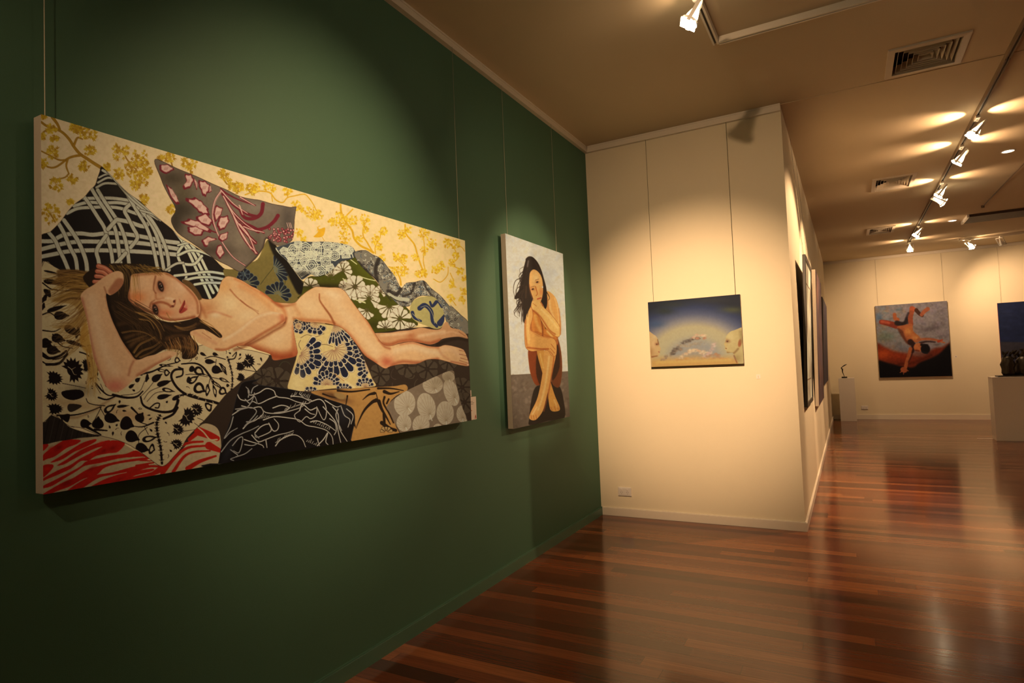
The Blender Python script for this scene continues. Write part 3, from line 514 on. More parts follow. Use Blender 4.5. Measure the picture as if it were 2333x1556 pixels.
    for p in ((60,1010,75,1070,160,1050,230,1010,300,1030,330,1085,430,1100,520,1135,610,1150,650,1120,590,1100,540,1060),(330,1080,250,1110,160,1150,100,1130,50,1180,-60,1200),(0,1170,90,1190,170,1180,220,1230,330,1240,440,1220,560,1180,600,1130),
        (290,1190,370,1165,440,1185,400,1220,300,1235),(540,1215,560,1160,590,1170,640,1210,700,1190,690,1260,640,1290,600,1270,540,1320,490,1260,540,1215),(590,1200,640,1240,680,1250),(650,1130,730,1110,780,1160,790,1250,760,1300,700,1180),
        (200,1300,300,1270,420,1280,530,1300,600,1350,700,1370,790,1400,840,1460,850,1540),(120,1420,180,1360,250,1340,270,1400,200,1440,130,1460,120,1420),(250,1330,290,1400,330,1390,340,1340,300,1290),(10,1380,60,1330,130,1300,200,1240,180,1180),
        (90,1440,150,1500,220,1480,330,1440,420,1420,480,1400),(220,1480,230,1555),(310,1540,350,1490,420,1450,500,1440,560,1480,590,1550),(700,1470,720,1540),(700,1540,760,1480,800,1420,780,1500,800,1530),(820,1290,870,1330,880,1400,860,1440),
        (760,1180,830,1260,880,1330,900,1420,920,1510),(930,1180,960,1260,1010,1300,990,1370),(900,1200,880,1270,930,1400),(850,1180,900,1250,910,1380,980,1500),(980,1200,1040,1260,1020,1340),(780,1120,880,1180,930,1170),(460,1080,560,1090,640,1130),
        (640,1320,700,1310,780,1340,830,1370,870,1400),(20,1480,80,1500,180,1530,200,1555),(-100,1260,-20,1210,60,1180),(-40,1060,-10,1110,60,1120,110,1080,120,1050)):
        S(P('5',p),2.1,wc,1.3,out=(70,62,54),ow=.5)
    for p in ((2110,480,2160,520,2200,450,2230,520),(2030,590,2100,570,2170,560,2220,600,2160,680,2100,740),(1990,650,1960,750,1900,860,1960,800,2030,760),(1980,930,2040,860,2080,850,2070,930,2040,1000,1990,980),(1960,970,2000,1000,2030,1030,1960,1060,1990,1075),(2100,920,2180,930,2240,900),(2120,700,2180,690,2230,640),(2200,820,2240,860),(2170,420,2190,370,2240,340),(2140,460,2150,400,2120,360),(1870,990,1960,880,2060,820,2160,780,2240,740),(2010,1040,2100,1010,2170,960)):
        S(P('4',p),2.1,(166,154,134),1.4,out=(60,56,52),ow=.5)
    for x0,y0,x1,y1,n in ((400,1210,580,1150,12),(650,1320,830,1400,10),(310,1510,480,1430,11),(600,1500,700,1540,6),(540,1060,640,1110,7),(160,1290,260,1270,6),(460,1090,520,1060,4)):
        for k in range(n):
            t=k/n; x=x0+(x1-x0)*t; y=y0+(y1-y0)*t; S(P('5',x,y,x+14,y-22+rr.uniform(-14,14)),1.3,wc,.8)
    c.glow(P('5',960,1230)[0],16,30,(86,86,88),.35,.3); c.glow(P('4',1930,1000)[0],10,30,(74,72,74),.4,.4); c.setclip(None)
    # ---- hair fan on the left
    hb=(120,88,44)
    Q(P('3',300,270,450,262,600,280,690,300,690,420,560,560,520,520,440,470,330,430,240,400,300,340),(112,80,40),soft=3,alpha=.85); Q(P('3',560,520,440,490,330,520,240,580,330,600,450,620,520,700,440,790,340,830,250,850,420,860,560,830,620,700),(150,112,56),soft=3,alpha=.7); S(P('3',540,560,400,560,260,640),5,(84,56,26),2,soft=2,alpha=.7)
    for k in range(90):
        y0=rr.uniform(300,560); y1=y0+rr.uniform(-60,120); x1=rr.uniform(140,330); yy=rr.uniform(-30,90)
        S(P('3',rr.uniform(560,660),y0,430,y0+yy*.6-20,x1,y1+yy*.5),rr.uniform(1.5,4),rr.choice([hb,(146,110,54),(84,58,28),(160,124,66)]),.6,alpha=.75 if y0<480 else .45)
    for k in range(80):
        t=rr.random(); y0=480+t*500; S(P('3',rr.uniform(540,620),y0,rr.uniform(380,470),y0+150,rr.uniform(170,360),y0+rr.uniform(130,330)),rr.uniform(1,3),rr.choice([(150,112,56),(176,138,80),(112,78,38)]),.5,alpha=.45)
    for k in range(50):
        x0=rr.uniform(600,700); S(P('3',x0-20,rr.uniform(1020,1200),x0,1300,rr.uniform(560,720),rr.uniform(1400,1560)),rr.uniform(1.2,3),rr.choice([(170,128,64),(148,108,54),(190,150,86)]),.5,alpha=.5)
    Q(P('3',540,860,590,800,620,960,640,1100,560,1080,520,980),(178,130,60),soft=3,alpha=.8)
    # ---- far leg
    sk=(216,162,112); sd=(156,88,52); hi=(232,188,142); dp=(112,62,38)
    fl=P('5',1230,500,1400,490,1500,474,1600,465,1700,442,1800,458,1880,455,1925,395,1955,392,1985,440,2060,458,2115,490,2142,530,2135,547,2060,528,1980,532,1900,548,1850,582,1780,600,1700,585,1600,572,1500,585,1400,615,1330,605,1280,560)
    Q(fl,(196,142,98)); c.setclip(fl)
    S(P('5',1300,590,1400,600,1500,570,1620,560,1760,590,1880,560),7,sd,soft=4,alpha=.8); S(P('5',1320,515,1450,505,1600,490),6,hi,soft=4,alpha=.5); S(P('5',1680,520,1800,500,1920,480),7,hi,soft=4,alpha=.5)
    c.glow(P('5',1600,520)[0],10,9,sd,.5); S(P('5',1900,500,1990,480,2060,500),4,(214,160,116),soft=2,alpha=.7); S(P('5',2060,480,2120,520),1.4,dp,soft=.8,alpha=.5); c.setclip(None)
    S(P('5',1850,600,1960,560,2060,545,2140,560),7,(40,26,18),soft=3,alpha=.8)
    # ---- torso, hips and near leg as one body
    body=J(P('3',1640,470,1720,530,1800,558,1880,548,1930,480,1958,385,2010,328,2080,330,2180,370,2270,425),P('5',150,80,240,138,300,188,330,206,420,216,508,212,560,160,620,110,680,75,720,62,830,68,920,70,980,100,1030,170,1080,240,1140,320,1200,392,1250,478,1290,545,1340,600,1400,615,1500,590,1620,575,1750,612,1860,622,1925,604,2020,620,2100,650,2130,715,2146,770,2140,802,2050,790,1950,762,1850,738,1750,742,1650,780,1500,784,1400,804,1345,824,1250,762,1160,700,1080,592,1000,492,940,442,880,420,800,404,700,394,600,390,500,362,496,480,515,600,522,700,400,735,300,746,272,690,150,650,50,612,-150,620),P('3',1900,960,1780,860,1700,740))
    Q(body,sk,out=(120,72,42),ow=.7); c.setclip(body)
    c.glow(P('3',1990,420)[0],16,18,(214,148,90),.6); c.glow(P('3',2040,600)[0],26,22,(234,190,136),.7); c.glow(P('3',1800,650)[0],22,14,(190,124,80),.7); S(P('3',1700,560,1760,660,1800,740),7,(168,104,66),soft=5,alpha=.6)
    S(P('3',1640,480,1700,560,1730,650,1720,760),9,(120,70,42),soft=5,alpha=.8); S(P('3',1820,700,1900,690,2060,740),4,(186,112,76),soft=3,alpha=.6); c.glow(P('3',1900,720)[0],12,7,(238,196,150),.6)
    S(P('3',2050,460,2120,540,2220,620,2333,680),3,(150,88,52),1.5,soft=2,alpha=.7); S(P('5',0,190,60,240,130,285,175,325),2.4,(140,84,50),soft=1.4,alpha=.7)
    S(P('3',2100,350,2220,410,2333,480),5,(196,118,70),soft=4,alpha=.7); S(P('5',0,60,100,110,220,190,320,300),10,(206,134,84),soft=7,alpha=.6)
    c.glow(P('5',60,330)[0],30,16,(236,192,140),.6,-.2); c.glow(P('5',230,180)[0],22,12,(224,160,104),.6,.6)
    S(P('5',200,115,310,190,400,270,424,340,410,380),8,(184,102,60),soft=5,alpha=.9); c.glow(P('5',340,300)[0],16,14,(230,170,116),.6)
    S(P('5',440,240,450,330,480,400,500,560),16,(228,176,126),soft=8,alpha=.5)
    S(P('5',300,196,360,240,440,240,510,222),5,(150,88,52),soft=4,alpha=.7)
    S(P('5',40,600,180,520,320,440,410,395),3,(120,68,40),soft=2.4,alpha=.8); S(P('5',-80,640,100,650,270,700,400,720,520,690),22,(150,76,42),soft=12,alpha=.95); S(P('5',505,440,498,600,505,690),12,(176,104,66),soft=5,alpha=.7)
    c.glow(P('5',330,540)[0],26,20,(230,182,132),.7,-.4); c.glow(P('5',640,240)[0],36,24,(232,184,132),.7,.5); c.glow(P('5',860,130)[0],26,10,(236,192,142),.7,.3)
    S(P('5',500,362,640,375,780,380,880,400),6,(170,100,58),soft=5,alpha=.7); S(P('5',742,130,745,190,790,260,840,330,880,410),2.6,(140,82,46),5,soft=1.8,alpha=.8); S(P('5',500,230,560,330,600,380),8,(190,124,78),soft=7,alpha=.4)
    S(P('5',890,200,980,320,1080,440,1180,560,1280,680),22,(234,188,138),soft=14,alpha=.5); S(P('5',900,430,1000,500,1080,600,1160,700,1260,770),9,(168,96,58),soft=6,alpha=.85); S(P('5',1050,180,1150,320,1240,460,1300,560),6,(176,106,64),soft=4,alpha=.7)
    c.glow(P('5',1370,760)[0],16,14,(178,84,58),.7); S(P('5',1300,560,1350,620,1400,640),5,(150,86,54),soft=3,alpha=.7); c.glow(P('5',1400,690)[0],12,10,(226,170,122),.5)
    S(P('5',1420,790,1520,760,1680,770,1850,740),7,(158,92,58),soft=5,alpha=.85); S(P('5',1450,660,1600,630,1750,660,1880,680),12,hi,soft=8,alpha=.6); S(P('5',1500,600,1620,585,1760,620,1860,630),4,(180,112,74),soft=3,alpha=.7)
    S(P('5',1900,640,1990,650,2060,700),10,(226,172,128),soft=6,alpha=.6); S(P('5',1980,760,2060,775,2130,790),4,(160,96,66),soft=2.4,alpha=.7); S(P('5',1860,640,1900,700,1960,740),5,(186,124,84),soft=4,alpha=.5)
    for p in ((2060,655,2110,662),(2060,690,2128,705),(2070,725,2138,745),(2060,750,2142,775)): S(P('5',p),1.5,(140,84,58),1,soft=.7,alpha=.8)
    for x,y in ((2100,650),(2125,690),(2135,725),(2140,760),(2138,790)): c.ell(P('5',x,y)[0],2.6,2,(228,170,134),.5,soft=.8,alpha=.8)
    c.setclip(None)
    # ---- folded arm: upper arm to elbow, forearm back to the chest
    S(P('5',420,360,400,420,300,480,180,550,20,625,-60,650),6,(110,62,36),soft=4,alpha=.6)
    fa=J(P('5',180,312,250,290,330,300,400,320,418,350,402,400,300,450,180,522,0,602),P('3',2090,1045,2000,1082,1920,1086,1850,1062,1760,1022,1705,990,1680,942,1640,925,1636,885,1700,858,1762,862,1830,902,1900,942,1980,950,2100,882,2200,802))
    Q(fa,(214,160,112),soft=.8); c.setclip(fa)
    S(J(P('3',1980,970,2100,905,2200,830),P('5',150,350,280,310,370,310)),6,hi,soft=4,alpha=.6); S(J(P('3',1900,1070,2000,1070,2120,1020),P('5',60,580,200,500,340,420,410,370)),5,(156,92,56),soft=4,alpha=.85)
    c.glow(P('5',390,350)[0],8,10,(190,100,66),.6); S(P('3',1680,900,1800,960,1900,1010),6,(198,136,98),soft=4,alpha=.6); S(P('3',1760,900,1850,960),1.6,(150,92,64),soft=1.2,alpha=.6); c.setclip(None)
    # ---- head
    hair=P('3',690,235,850,200,1000,198,1150,208,1290,245,1420,290,1300,320,1120,330,1060,330,1020,450,1010,540,1040,620,1230,712,1300,760,1450,795,1640,765,1700,735,1800,815,1900,865,1962,930,1935,952,1850,900,1760,862,1640,890,1660,960,1700,1000,1722,1060,1680,1150,1560,1165,1540,1085,1400,1065,1250,1135,1090,1175,1020,1090,950,990,900,890,850,780,810,660,785,560,700,520,600,420,560,330)
    Q(hair,(50,34,22),soft=1); Q(P('3',1560,365,1640,380,1720,470,1760,555,1700,560,1620,470),(108,80,44),soft=1.5)
    face=P('3',1052,312,1150,298,1280,288,1400,290,1485,332,1562,392,1650,462,1722,560,1742,650,1722,730,1640,760,1520,776,1430,782,1350,762,1290,722,1230,702,1120,662,1042,602,1008,540,1026,450,1036,370)
    Q(face,(212,156,112),soft=.9); c.setclip(face)
    c.glow(P('3',1100,540)[0],20,14,(204,112,62),.75); c.glow(P('3',1130,400)[0],22,16,(222,168,122),.6); c.glow(P('3',1540,430)[0],22,12,(226,172,130),.7,.6); c.glow(P('3',1640,560)[0],14,18,(206,140,98),.6); c.glow(P('3',1380,700)[0],22,9,(204,116,76),.8)
    S(P('3',1400,300,1500,350,1600,440,1700,560,1720,700),4,(150,88,54),soft=4,alpha=.8); S(P('3',1300,740,1430,770,1560,765,1680,740),6,(136,76,46),soft=4,alpha=.85); S(P('3',1020,400,1014,540,1050,610,1150,665,1250,705),6,(120,70,40),soft=4,alpha=.8)
    S(P('3',1060,320,1200,305,1350,300),5,(150,96,58),soft=4,alpha=.7)
    S(P('3',1270,590,1340,560,1420,550,1470,565),5,(232,180,136),soft=2.6,alpha=.8); S(P('3',1260,610,1330,590,1400,605,1440,630),5,(150,84,52),soft=3,alpha=.85); S(P('3',1290,500,1300,560,1370,550),4,(170,102,64),soft=3,alpha=.6)
    c.ell(P('3',1478,582)[0],2.4,3.2,(84,40,28),.3,soft=1.2); c.ell(P('3',1462,632)[0],3.2,2.4,(96,46,30),0,soft=1.4); S(P('3',1440,640,1480,620,1490,570),2.4,(140,76,52),soft=1.6,alpha=.8)
    for x,y,ro,s in ((1342,430,1.25,1.0),(1286,668,1.3,1.0)):
        ct=P('3',x,y)[0]; c.glow(ct,11,15,(124,70,46),.8,.0); c.ell(ct,12.5*s,6.2*s,(56,34,24),ro,soft=1.4); c.ell(ct+np.array([.6,0]),7.6,3.5,(146,108,84),ro,soft=1); c.ell(ct+np.array([.4,.4]),4.8,4.3,(40,28,22),ro,soft=.9); c.ell(ct+np.array([1.4,-1.2]),.9,.9,(214,200,180),soft=.4)
    S(P('3',1290,330,1275,400,1270,460,1290,500),4,(128,80,50),2.5,soft=2,alpha=.75); S(P('3',1230,640,1240,600,1280,570),3.5,(128,76,46),2,soft=2,alpha=.7)
    Q(P('3',1582,570,1590,610,1575,640,1612,660,1560,700,1530,700,1528,670,1550,630),(158,66,50),soft=1.2); S(P('3',1585,575,1568,640,1535,690),1.3,(90,34,26),soft=.8); c.glow(P('3',1600,640)[0],4,7,(196,104,84),.7); c.glow(P('3',1660,640)[0],8,9,(216,152,112),.6); S(P('3',1530,560,1545,600),2.4,(176,104,74),soft=1.5,alpha=.6)
    c.setclip(None)
    # ---- strands
    for p,w,col in (((1060,660,1180,720,1280,790,1340,900,1330,1000),9,(92,64,36)),((900,820,1020,800,1140,830,1240,920),9,(84,58,32)),((960,960,1080,920,1200,900,1300,960),8,(104,74,40)),((1000,1060,1100,980,1220,960,1340,1000,1400,1060),10,(110,78,42)),((850,640,900,740,1000,800),8,(70,48,28)),((1380,830,1500,880,1640,850,1740,800),8,(88,60,34)),((1400,960,1500,930,1600,940,1660,1000),9,(96,66,36)),((1420,1060,1520,1040,1640,1060,1690,1110),9,(122,86,46))):
        S(P('3',p),w,col,w*.4,soft=3.5,alpha=.7)
    for k in range(120):
        t=rr.random(); x0=850+250*t; y0=560+rr.uniform(0,200)
        S(P('3',x0,y0,x0+180+rr.uniform(-40,60),y0+140,x0+rr.uniform(160,420),y0+rr.uniform(240,420)),rr.uniform(.8,2),rr.choice([(72,50,28),(98,70,38),(36,24,16),(60,40,24)]),.5,alpha=.55)
    for p,w in (((1110,700,1200,740,1270,800,1320,880,1340,960),6),((1080,690,1220,720,1320,790,1370,880),4),((1120,760,1220,780,1270,860),5),((1060,1100,1120,1020,1200,980,1280,940),7),((1080,1140,1150,1080,1260,1040,1330,990),6),((1120,1150,1250,1090,1340,1020),4),((940,900,1060,880,1180,900,1280,960),4),((960,1010,1080,960,1200,920),3),((1480,830,1560,850,1650,830,1700,800),5),((1500,850,1600,870,1690,840),3),((1400,700,1440,760,1540,800),3),((1740,780,1820,830,1900,900,1940,940),5),((1760,770,1850,820,1930,900),3)):
        S(P('3',p),w*.6,(134,98,50),w*.2,soft=1.2,alpha=.8); S(P('3',p)+np.array([1.6,1.8]),w*.25,(172,134,76),.5,soft=.6,alpha=.7)
    for k in range(60):
        x0=rr.uniform(1380,1680); S(P('3',x0,rr.uniform(930,1010),x0+30,1060,x0+rr.uniform(-40,50),rr.uniform(1110,1170)),rr.uniform(1,2.4),rr.choice([(150,108,58),(120,80,42),(178,136,80),(86,56,30)]),.5,alpha=.6)
    for k in range(60):
        x0=rr.uniform(820,1280); S(P('3',x0,rr.uniform(205,260),x0+rr.uniform(40,120),rr.uniform(230,300),x0+rr.uniform(80,200),rr.uniform(250,330)) if x0>1050 else P('3',x0,rr.uniform(205,240),x0+70,rr.uniform(260,340),x0+90,rr.uniform(420,600)),rr.uniform(1,2.6),rr.choice([(128,98,44),(150,116,56),(88,64,30)]),.6,alpha=.6)
    # ---- raised arm and hand
    S(P('3',800,480,820,660,900,880,1030,1100),9,(26,16,12),soft=5,alpha=.7)
    for p,w in (((715,228,780,250,835,290),11),((700,280,760,290,800,320),9.5),((690,330,740,335,770,345),9),((668,385,710,385,740,380),8)):
        S(P('3',p),w,(176,104,74),w*.9,soft=.8,out=(84,44,30),ow=.8); S(P('3',p)-np.array([0,1.6]),w*.35,(208,140,106),w*.3,soft=1.2,alpha=.8)
    arm=P('3',640,432,700,392,762,342,850,292,915,276,962,308,962,400,905,478,832,522,792,505,790,560,810,660,850,780,900,890,950,990,1020,1090,1092,1175,1200,1140,1300,1118,1400,1085,1500,1105,1450,1150,1300,1222,1200,1292,1100,1345,1000,1432,920,1490,862,1502,790,1452,740,1362,700,1262,660,1162,640,1050,620,930,600,800,570,680,540,580,534,520,580,468)
    Q(arm,(208,156,112),soft=.8); c.setclip(arm)
    S(P('3',640,560,680,760,730,960,800,1160,880,1300),20,(226,178,134),soft=13,alpha=.6); S(P('3',545,560,590,760,630,980,690,1220,770,1420),6,(160,98,72),soft=4.5,alpha=.7); S(P('3',792,540,830,700,900,870,1000,1060,1085,1170),5,(150,96,64),soft=4,alpha=.7)
    c.glow(P('3',870,1440)[0],24,16,(190,106,84),.75); S(P('3',1060,1190,1030,1250,1010,1330),4,(150,94,66),soft=3.5,alpha=.7); S(P('3',1090,1190,1240,1160,1420,1110),4,(224,168,124),soft=3,alpha=.5); S(P('3',1100,1330,1250,1240,1430,1150),6,(150,90,60),soft=4.5,alpha=.7)
    Q(P('3',860,400,905,350,960,360,970,440,900,490,840,520,810,480),(146,92,62),soft=3.5,alpha=.75); S(P('3',840,300,900,300,940,340),4,(214,158,116),soft=2.6,alpha=.7); S(P('3',700,420,780,370,860,320),6,(204,150,108),soft=4,alpha=.6); S(P('3',770,440,790,500,800,540),3,(130,80,52),soft=2.2,alpha=.6)
    c.setclip(None)
    c.mottle(.05,5,21)
    return c

def paint_seated():
    c=Canvas([(1151.5,534),(1282.4,580),(1292.7,953),(1160.8,981)],210,540,(206,190,160)); S=c.stroke;Q=c.poly
    rr=random.Random(8)
    for k in range(260): 
        x=rr.uniform(90,530);y=rr.uniform(110,1100); S(P('6',x,y,x+rr.uniform(-25,25),y+rr.uniform(-30,30)),rr.uniform(4,9),rr.choice([(214,200,172),(190,176,150),(200,178,140),(180,176,162),(216,196,150)]),soft=3,alpha=.35)
    c.glow(P('6',400,400)[0],20,20,(170,168,160),.35)
    Q(P('6',60,1112,300,1100,600,1080,600,1600,60,1600),(116,98,78),sm=False); 
    for k in range(90):
        x=rr.uniform(110,530);y=rr.uniform(1120,1480); S(P('6',x,y,x+rr.uniform(-20,20),y+rr.uniform(-20,20)),rr.uniform(3,7),rr.choice([(134,114,92),(96,80,62),(150,128,104),(106,84,64)]),soft=2.5,alpha=.45)
    Q(P('6',250,1470,245,1420,262,1290,292,1200,350,1180,410,1160,470,1200,494,1300,496,1420,380,1440),(44,32,24),soft=1)
    Q(P('6',248,930,300,925,340,1040,356,1150,300,1185,262,1110,248,1020),(132,66,28),soft=1); Q(P('6',455,840,482,950,486,1090,462,1200,410,1165,425,1050,440,940),(116,64,32),soft=1)
    Q(P('6',310,960,350,1090,360,1180,335,1200,300,1100),(60,34,20),soft=1.5,alpha=.8); Q(P('6',430,960,460,900,470,1050,420,1150,410,1080),(50,30,20),soft=1.5,alpha=.8)
    sk=(216,150,84);sh=(158,82,36)
    lb=P('6',308,935,360,935,372,1050,402,1160,432,1260,466,1345,452,1370,402,1366,386,1300,376,1200,340,1080); Q(lb,(206,142,72),soft=.6)
    la=P('6',368,925,442,945,424,1060,402,1150,372,1270,342,1370,290,1432,246,1424,254,1382,300,1290,330,1180,352,1050); Q(la,sk,soft=.6)
    S(P('6',395,980,375,1120,345,1260,310,1360),4,(238,186,120),soft=2.5,alpha=.7); S(P('6',430,980,410,1120,380,1260,350,1370),2.5,sh,soft=2,alpha=.8); S(P('6',330,960,352,1060),3,(230,176,104),soft=2,alpha=.7)
    for p in ((258,1400,262,1425),(275,1400,280,1430),(292,1395,298,1428),(400,1340,410,1365),(425,1335,436,1366),(445,1330,455,1360)): S(P('6',p),1.2,sh,soft=.6,alpha=.7)
    Q(P('6',250,640,300,600,400,560,450,640,476,760,460,850,440,900,250,900,235,760),(172,104,52),soft=1)
    # shoulders, back arm, knees
    Q(P('6',385,515,432,540,460,590,476,680,482,780,470,836,440,832,400,790,350,740,340,660,370,600),sk,soft=.8); S(P('6',400,560,410,640,430,700),5,(236,184,122),soft=3,alpha=.6); S(P('6',392,560,395,640,420,690),2,sh,soft=2,alpha=.5)
    Q(P('6',275,670,330,678,362,740,402,790,452,850,400,870,330,860,280,800),(200,124,58),soft=.8); S(P('6',300,690,310,740,340,800),7,(232,164,92),soft=3,alpha=.7); S(P('6',340,700,352,780,350,840),3,(120,64,30),soft=2,alpha=.8); S(P('6',362,735,372,780),2.2,(80,54,28),soft=1.5,alpha=.7); S(P('6',385,800,420,840),4,(230,170,100),soft=2)
    al=P('6',240,648,272,628,284,690,262,780,300,808,360,838,420,846,448,880,448,960,432,978,410,970,385,935,330,935,270,942,232,920,222,870,222,770,226,700); Q(al,sk,soft=.7,out=(120,62,28),ow=.5)
    S(P('6',245,680,240,780,250,880),4,(238,180,108),soft=3,alpha=.7); S(P('6',240,915,330,925,390,925),3.5,sh,soft=2,alpha=.8); S(P('6',265,790,320,830,400,850),2.5,(196,120,62),soft=2,alpha=.6)
    for p in ((410,890,440,930),(405,920,435,955),(400,940,425,972)): S(P('6',p),1.2,sh,soft=.6,alpha=.8)
    ar=P('6',272,610,285,580,320,590,360,625,410,675,460,740,482,790,468,838,430,826,370,770,325,690,290,655); Q(ar,(228,168,98),soft=.7,out=(120,62,28),ow=.5); S(P('6',290,650,340,700,400,790,440,820),3,sh,soft=2.2,alpha=.8); S(P('6',320,620,400,700,460,780),4,(244,192,124),soft=3,alpha=.6)
    Q(P('6',240,285,262,268,292,274,326,312,350,365,368,430,384,500,388,600,374,640,352,600,320,560,290,565,270,620,240,680,218,740,212,640,196,570,156,570,162,540,190,500,208,430,218,370,238,300),(46,34,28),soft=.8)
    for p in ((210,420,165,440,148,500,158,560),(230,400,180,470,165,560),(215,560,205,640,215,730),(385,520,405,560,395,580),(270,290,240,400,220,520),(300,300,340,380,370,480)): S(P('6',p),1.8,(58,44,34),.8)
    S(P('6',258,300,250,340),2.5,(150,134,118),soft=2,alpha=.7); S(P('6',240,480,235,560),3,(90,66,44),soft=2,alpha=.7)
    Q(P('6',272,378,296,360,328,378,352,420,360,490,352,560,330,602,302,595,280,545,262,475,264,410),(220,158,94),soft=.8); c.glow(P('6',310,430)[0],8,12,(238,186,124),.7)
    for x,y in ((319,450),(286,500)): c.glow(P('6',x,y)[0],4.5,3.2,(150,88,50),.7); c.ell(P('6',x,y)[0],2.7,1.5,(52,34,24),-.3,soft=.7); S(P('6',x-14,y-14,x+12,y-22),1.1,(96,60,36),soft=.8,alpha=.8)
    S(P('6',305,480,318,530,310,545),1.8,sh,soft=1,alpha=.8); S(P('6',318,570,345,562),2.4,(176,70,50),soft=.7); c.glow(P('6',345,520)[0],4,8,(206,110,64),.5); c.ell(P('6',356,485)[0],1.6,2,(220,200,170),soft=.5)
    Q(P('6',274,606,290,576,330,590,350,615,335,650,300,650,280,640),(226,166,98),soft=.8); S(P('6',285,600,310,620),1.2,sh,soft=.7,alpha=.7)
    for k in range(46):
        t=rr.random(); x=240+rr.uniform(-20,10)-40*t; y=330+t*300; S(P('6',x,y,x-rr.uniform(8,40),y+rr.uniform(20,60),x-rr.uniform(0,40),y+rr.uniform(60,110)),rr.uniform(1,2.6),rr.choice([(46,34,28),(66,48,36),(34,26,22)]),.5,soft=.6,alpha=.7)
    for k in range(14): x=rr.uniform(200,262); S(P('6',x,600,x-10,660,x-14,rr.uniform(690,750)),2,(46,34,28),.6,soft=.6,alpha=.7)
    for p,w,col,al in (((230,720,228,800,236,900),3,(176,100,48),.6),((470,640,480,740,478,820),3,(180,104,50),.6),((300,800,380,830,440,850),2.5,(170,96,46),.6),((255,660,250,760,256,860),3,(240,186,120),.5),((440,560,462,640,468,740),3,(240,188,126),.5),((300,1340,270,1390),3,(240,190,130),.6),((425,1290,445,1340),3,(236,180,120),.6),((262,470,270,530,290,580),2,(160,90,44),.6)):
        S(P('6',p),w,col,soft=2,alpha=al)
    c.mottle(.06,3.4,5)
    return c

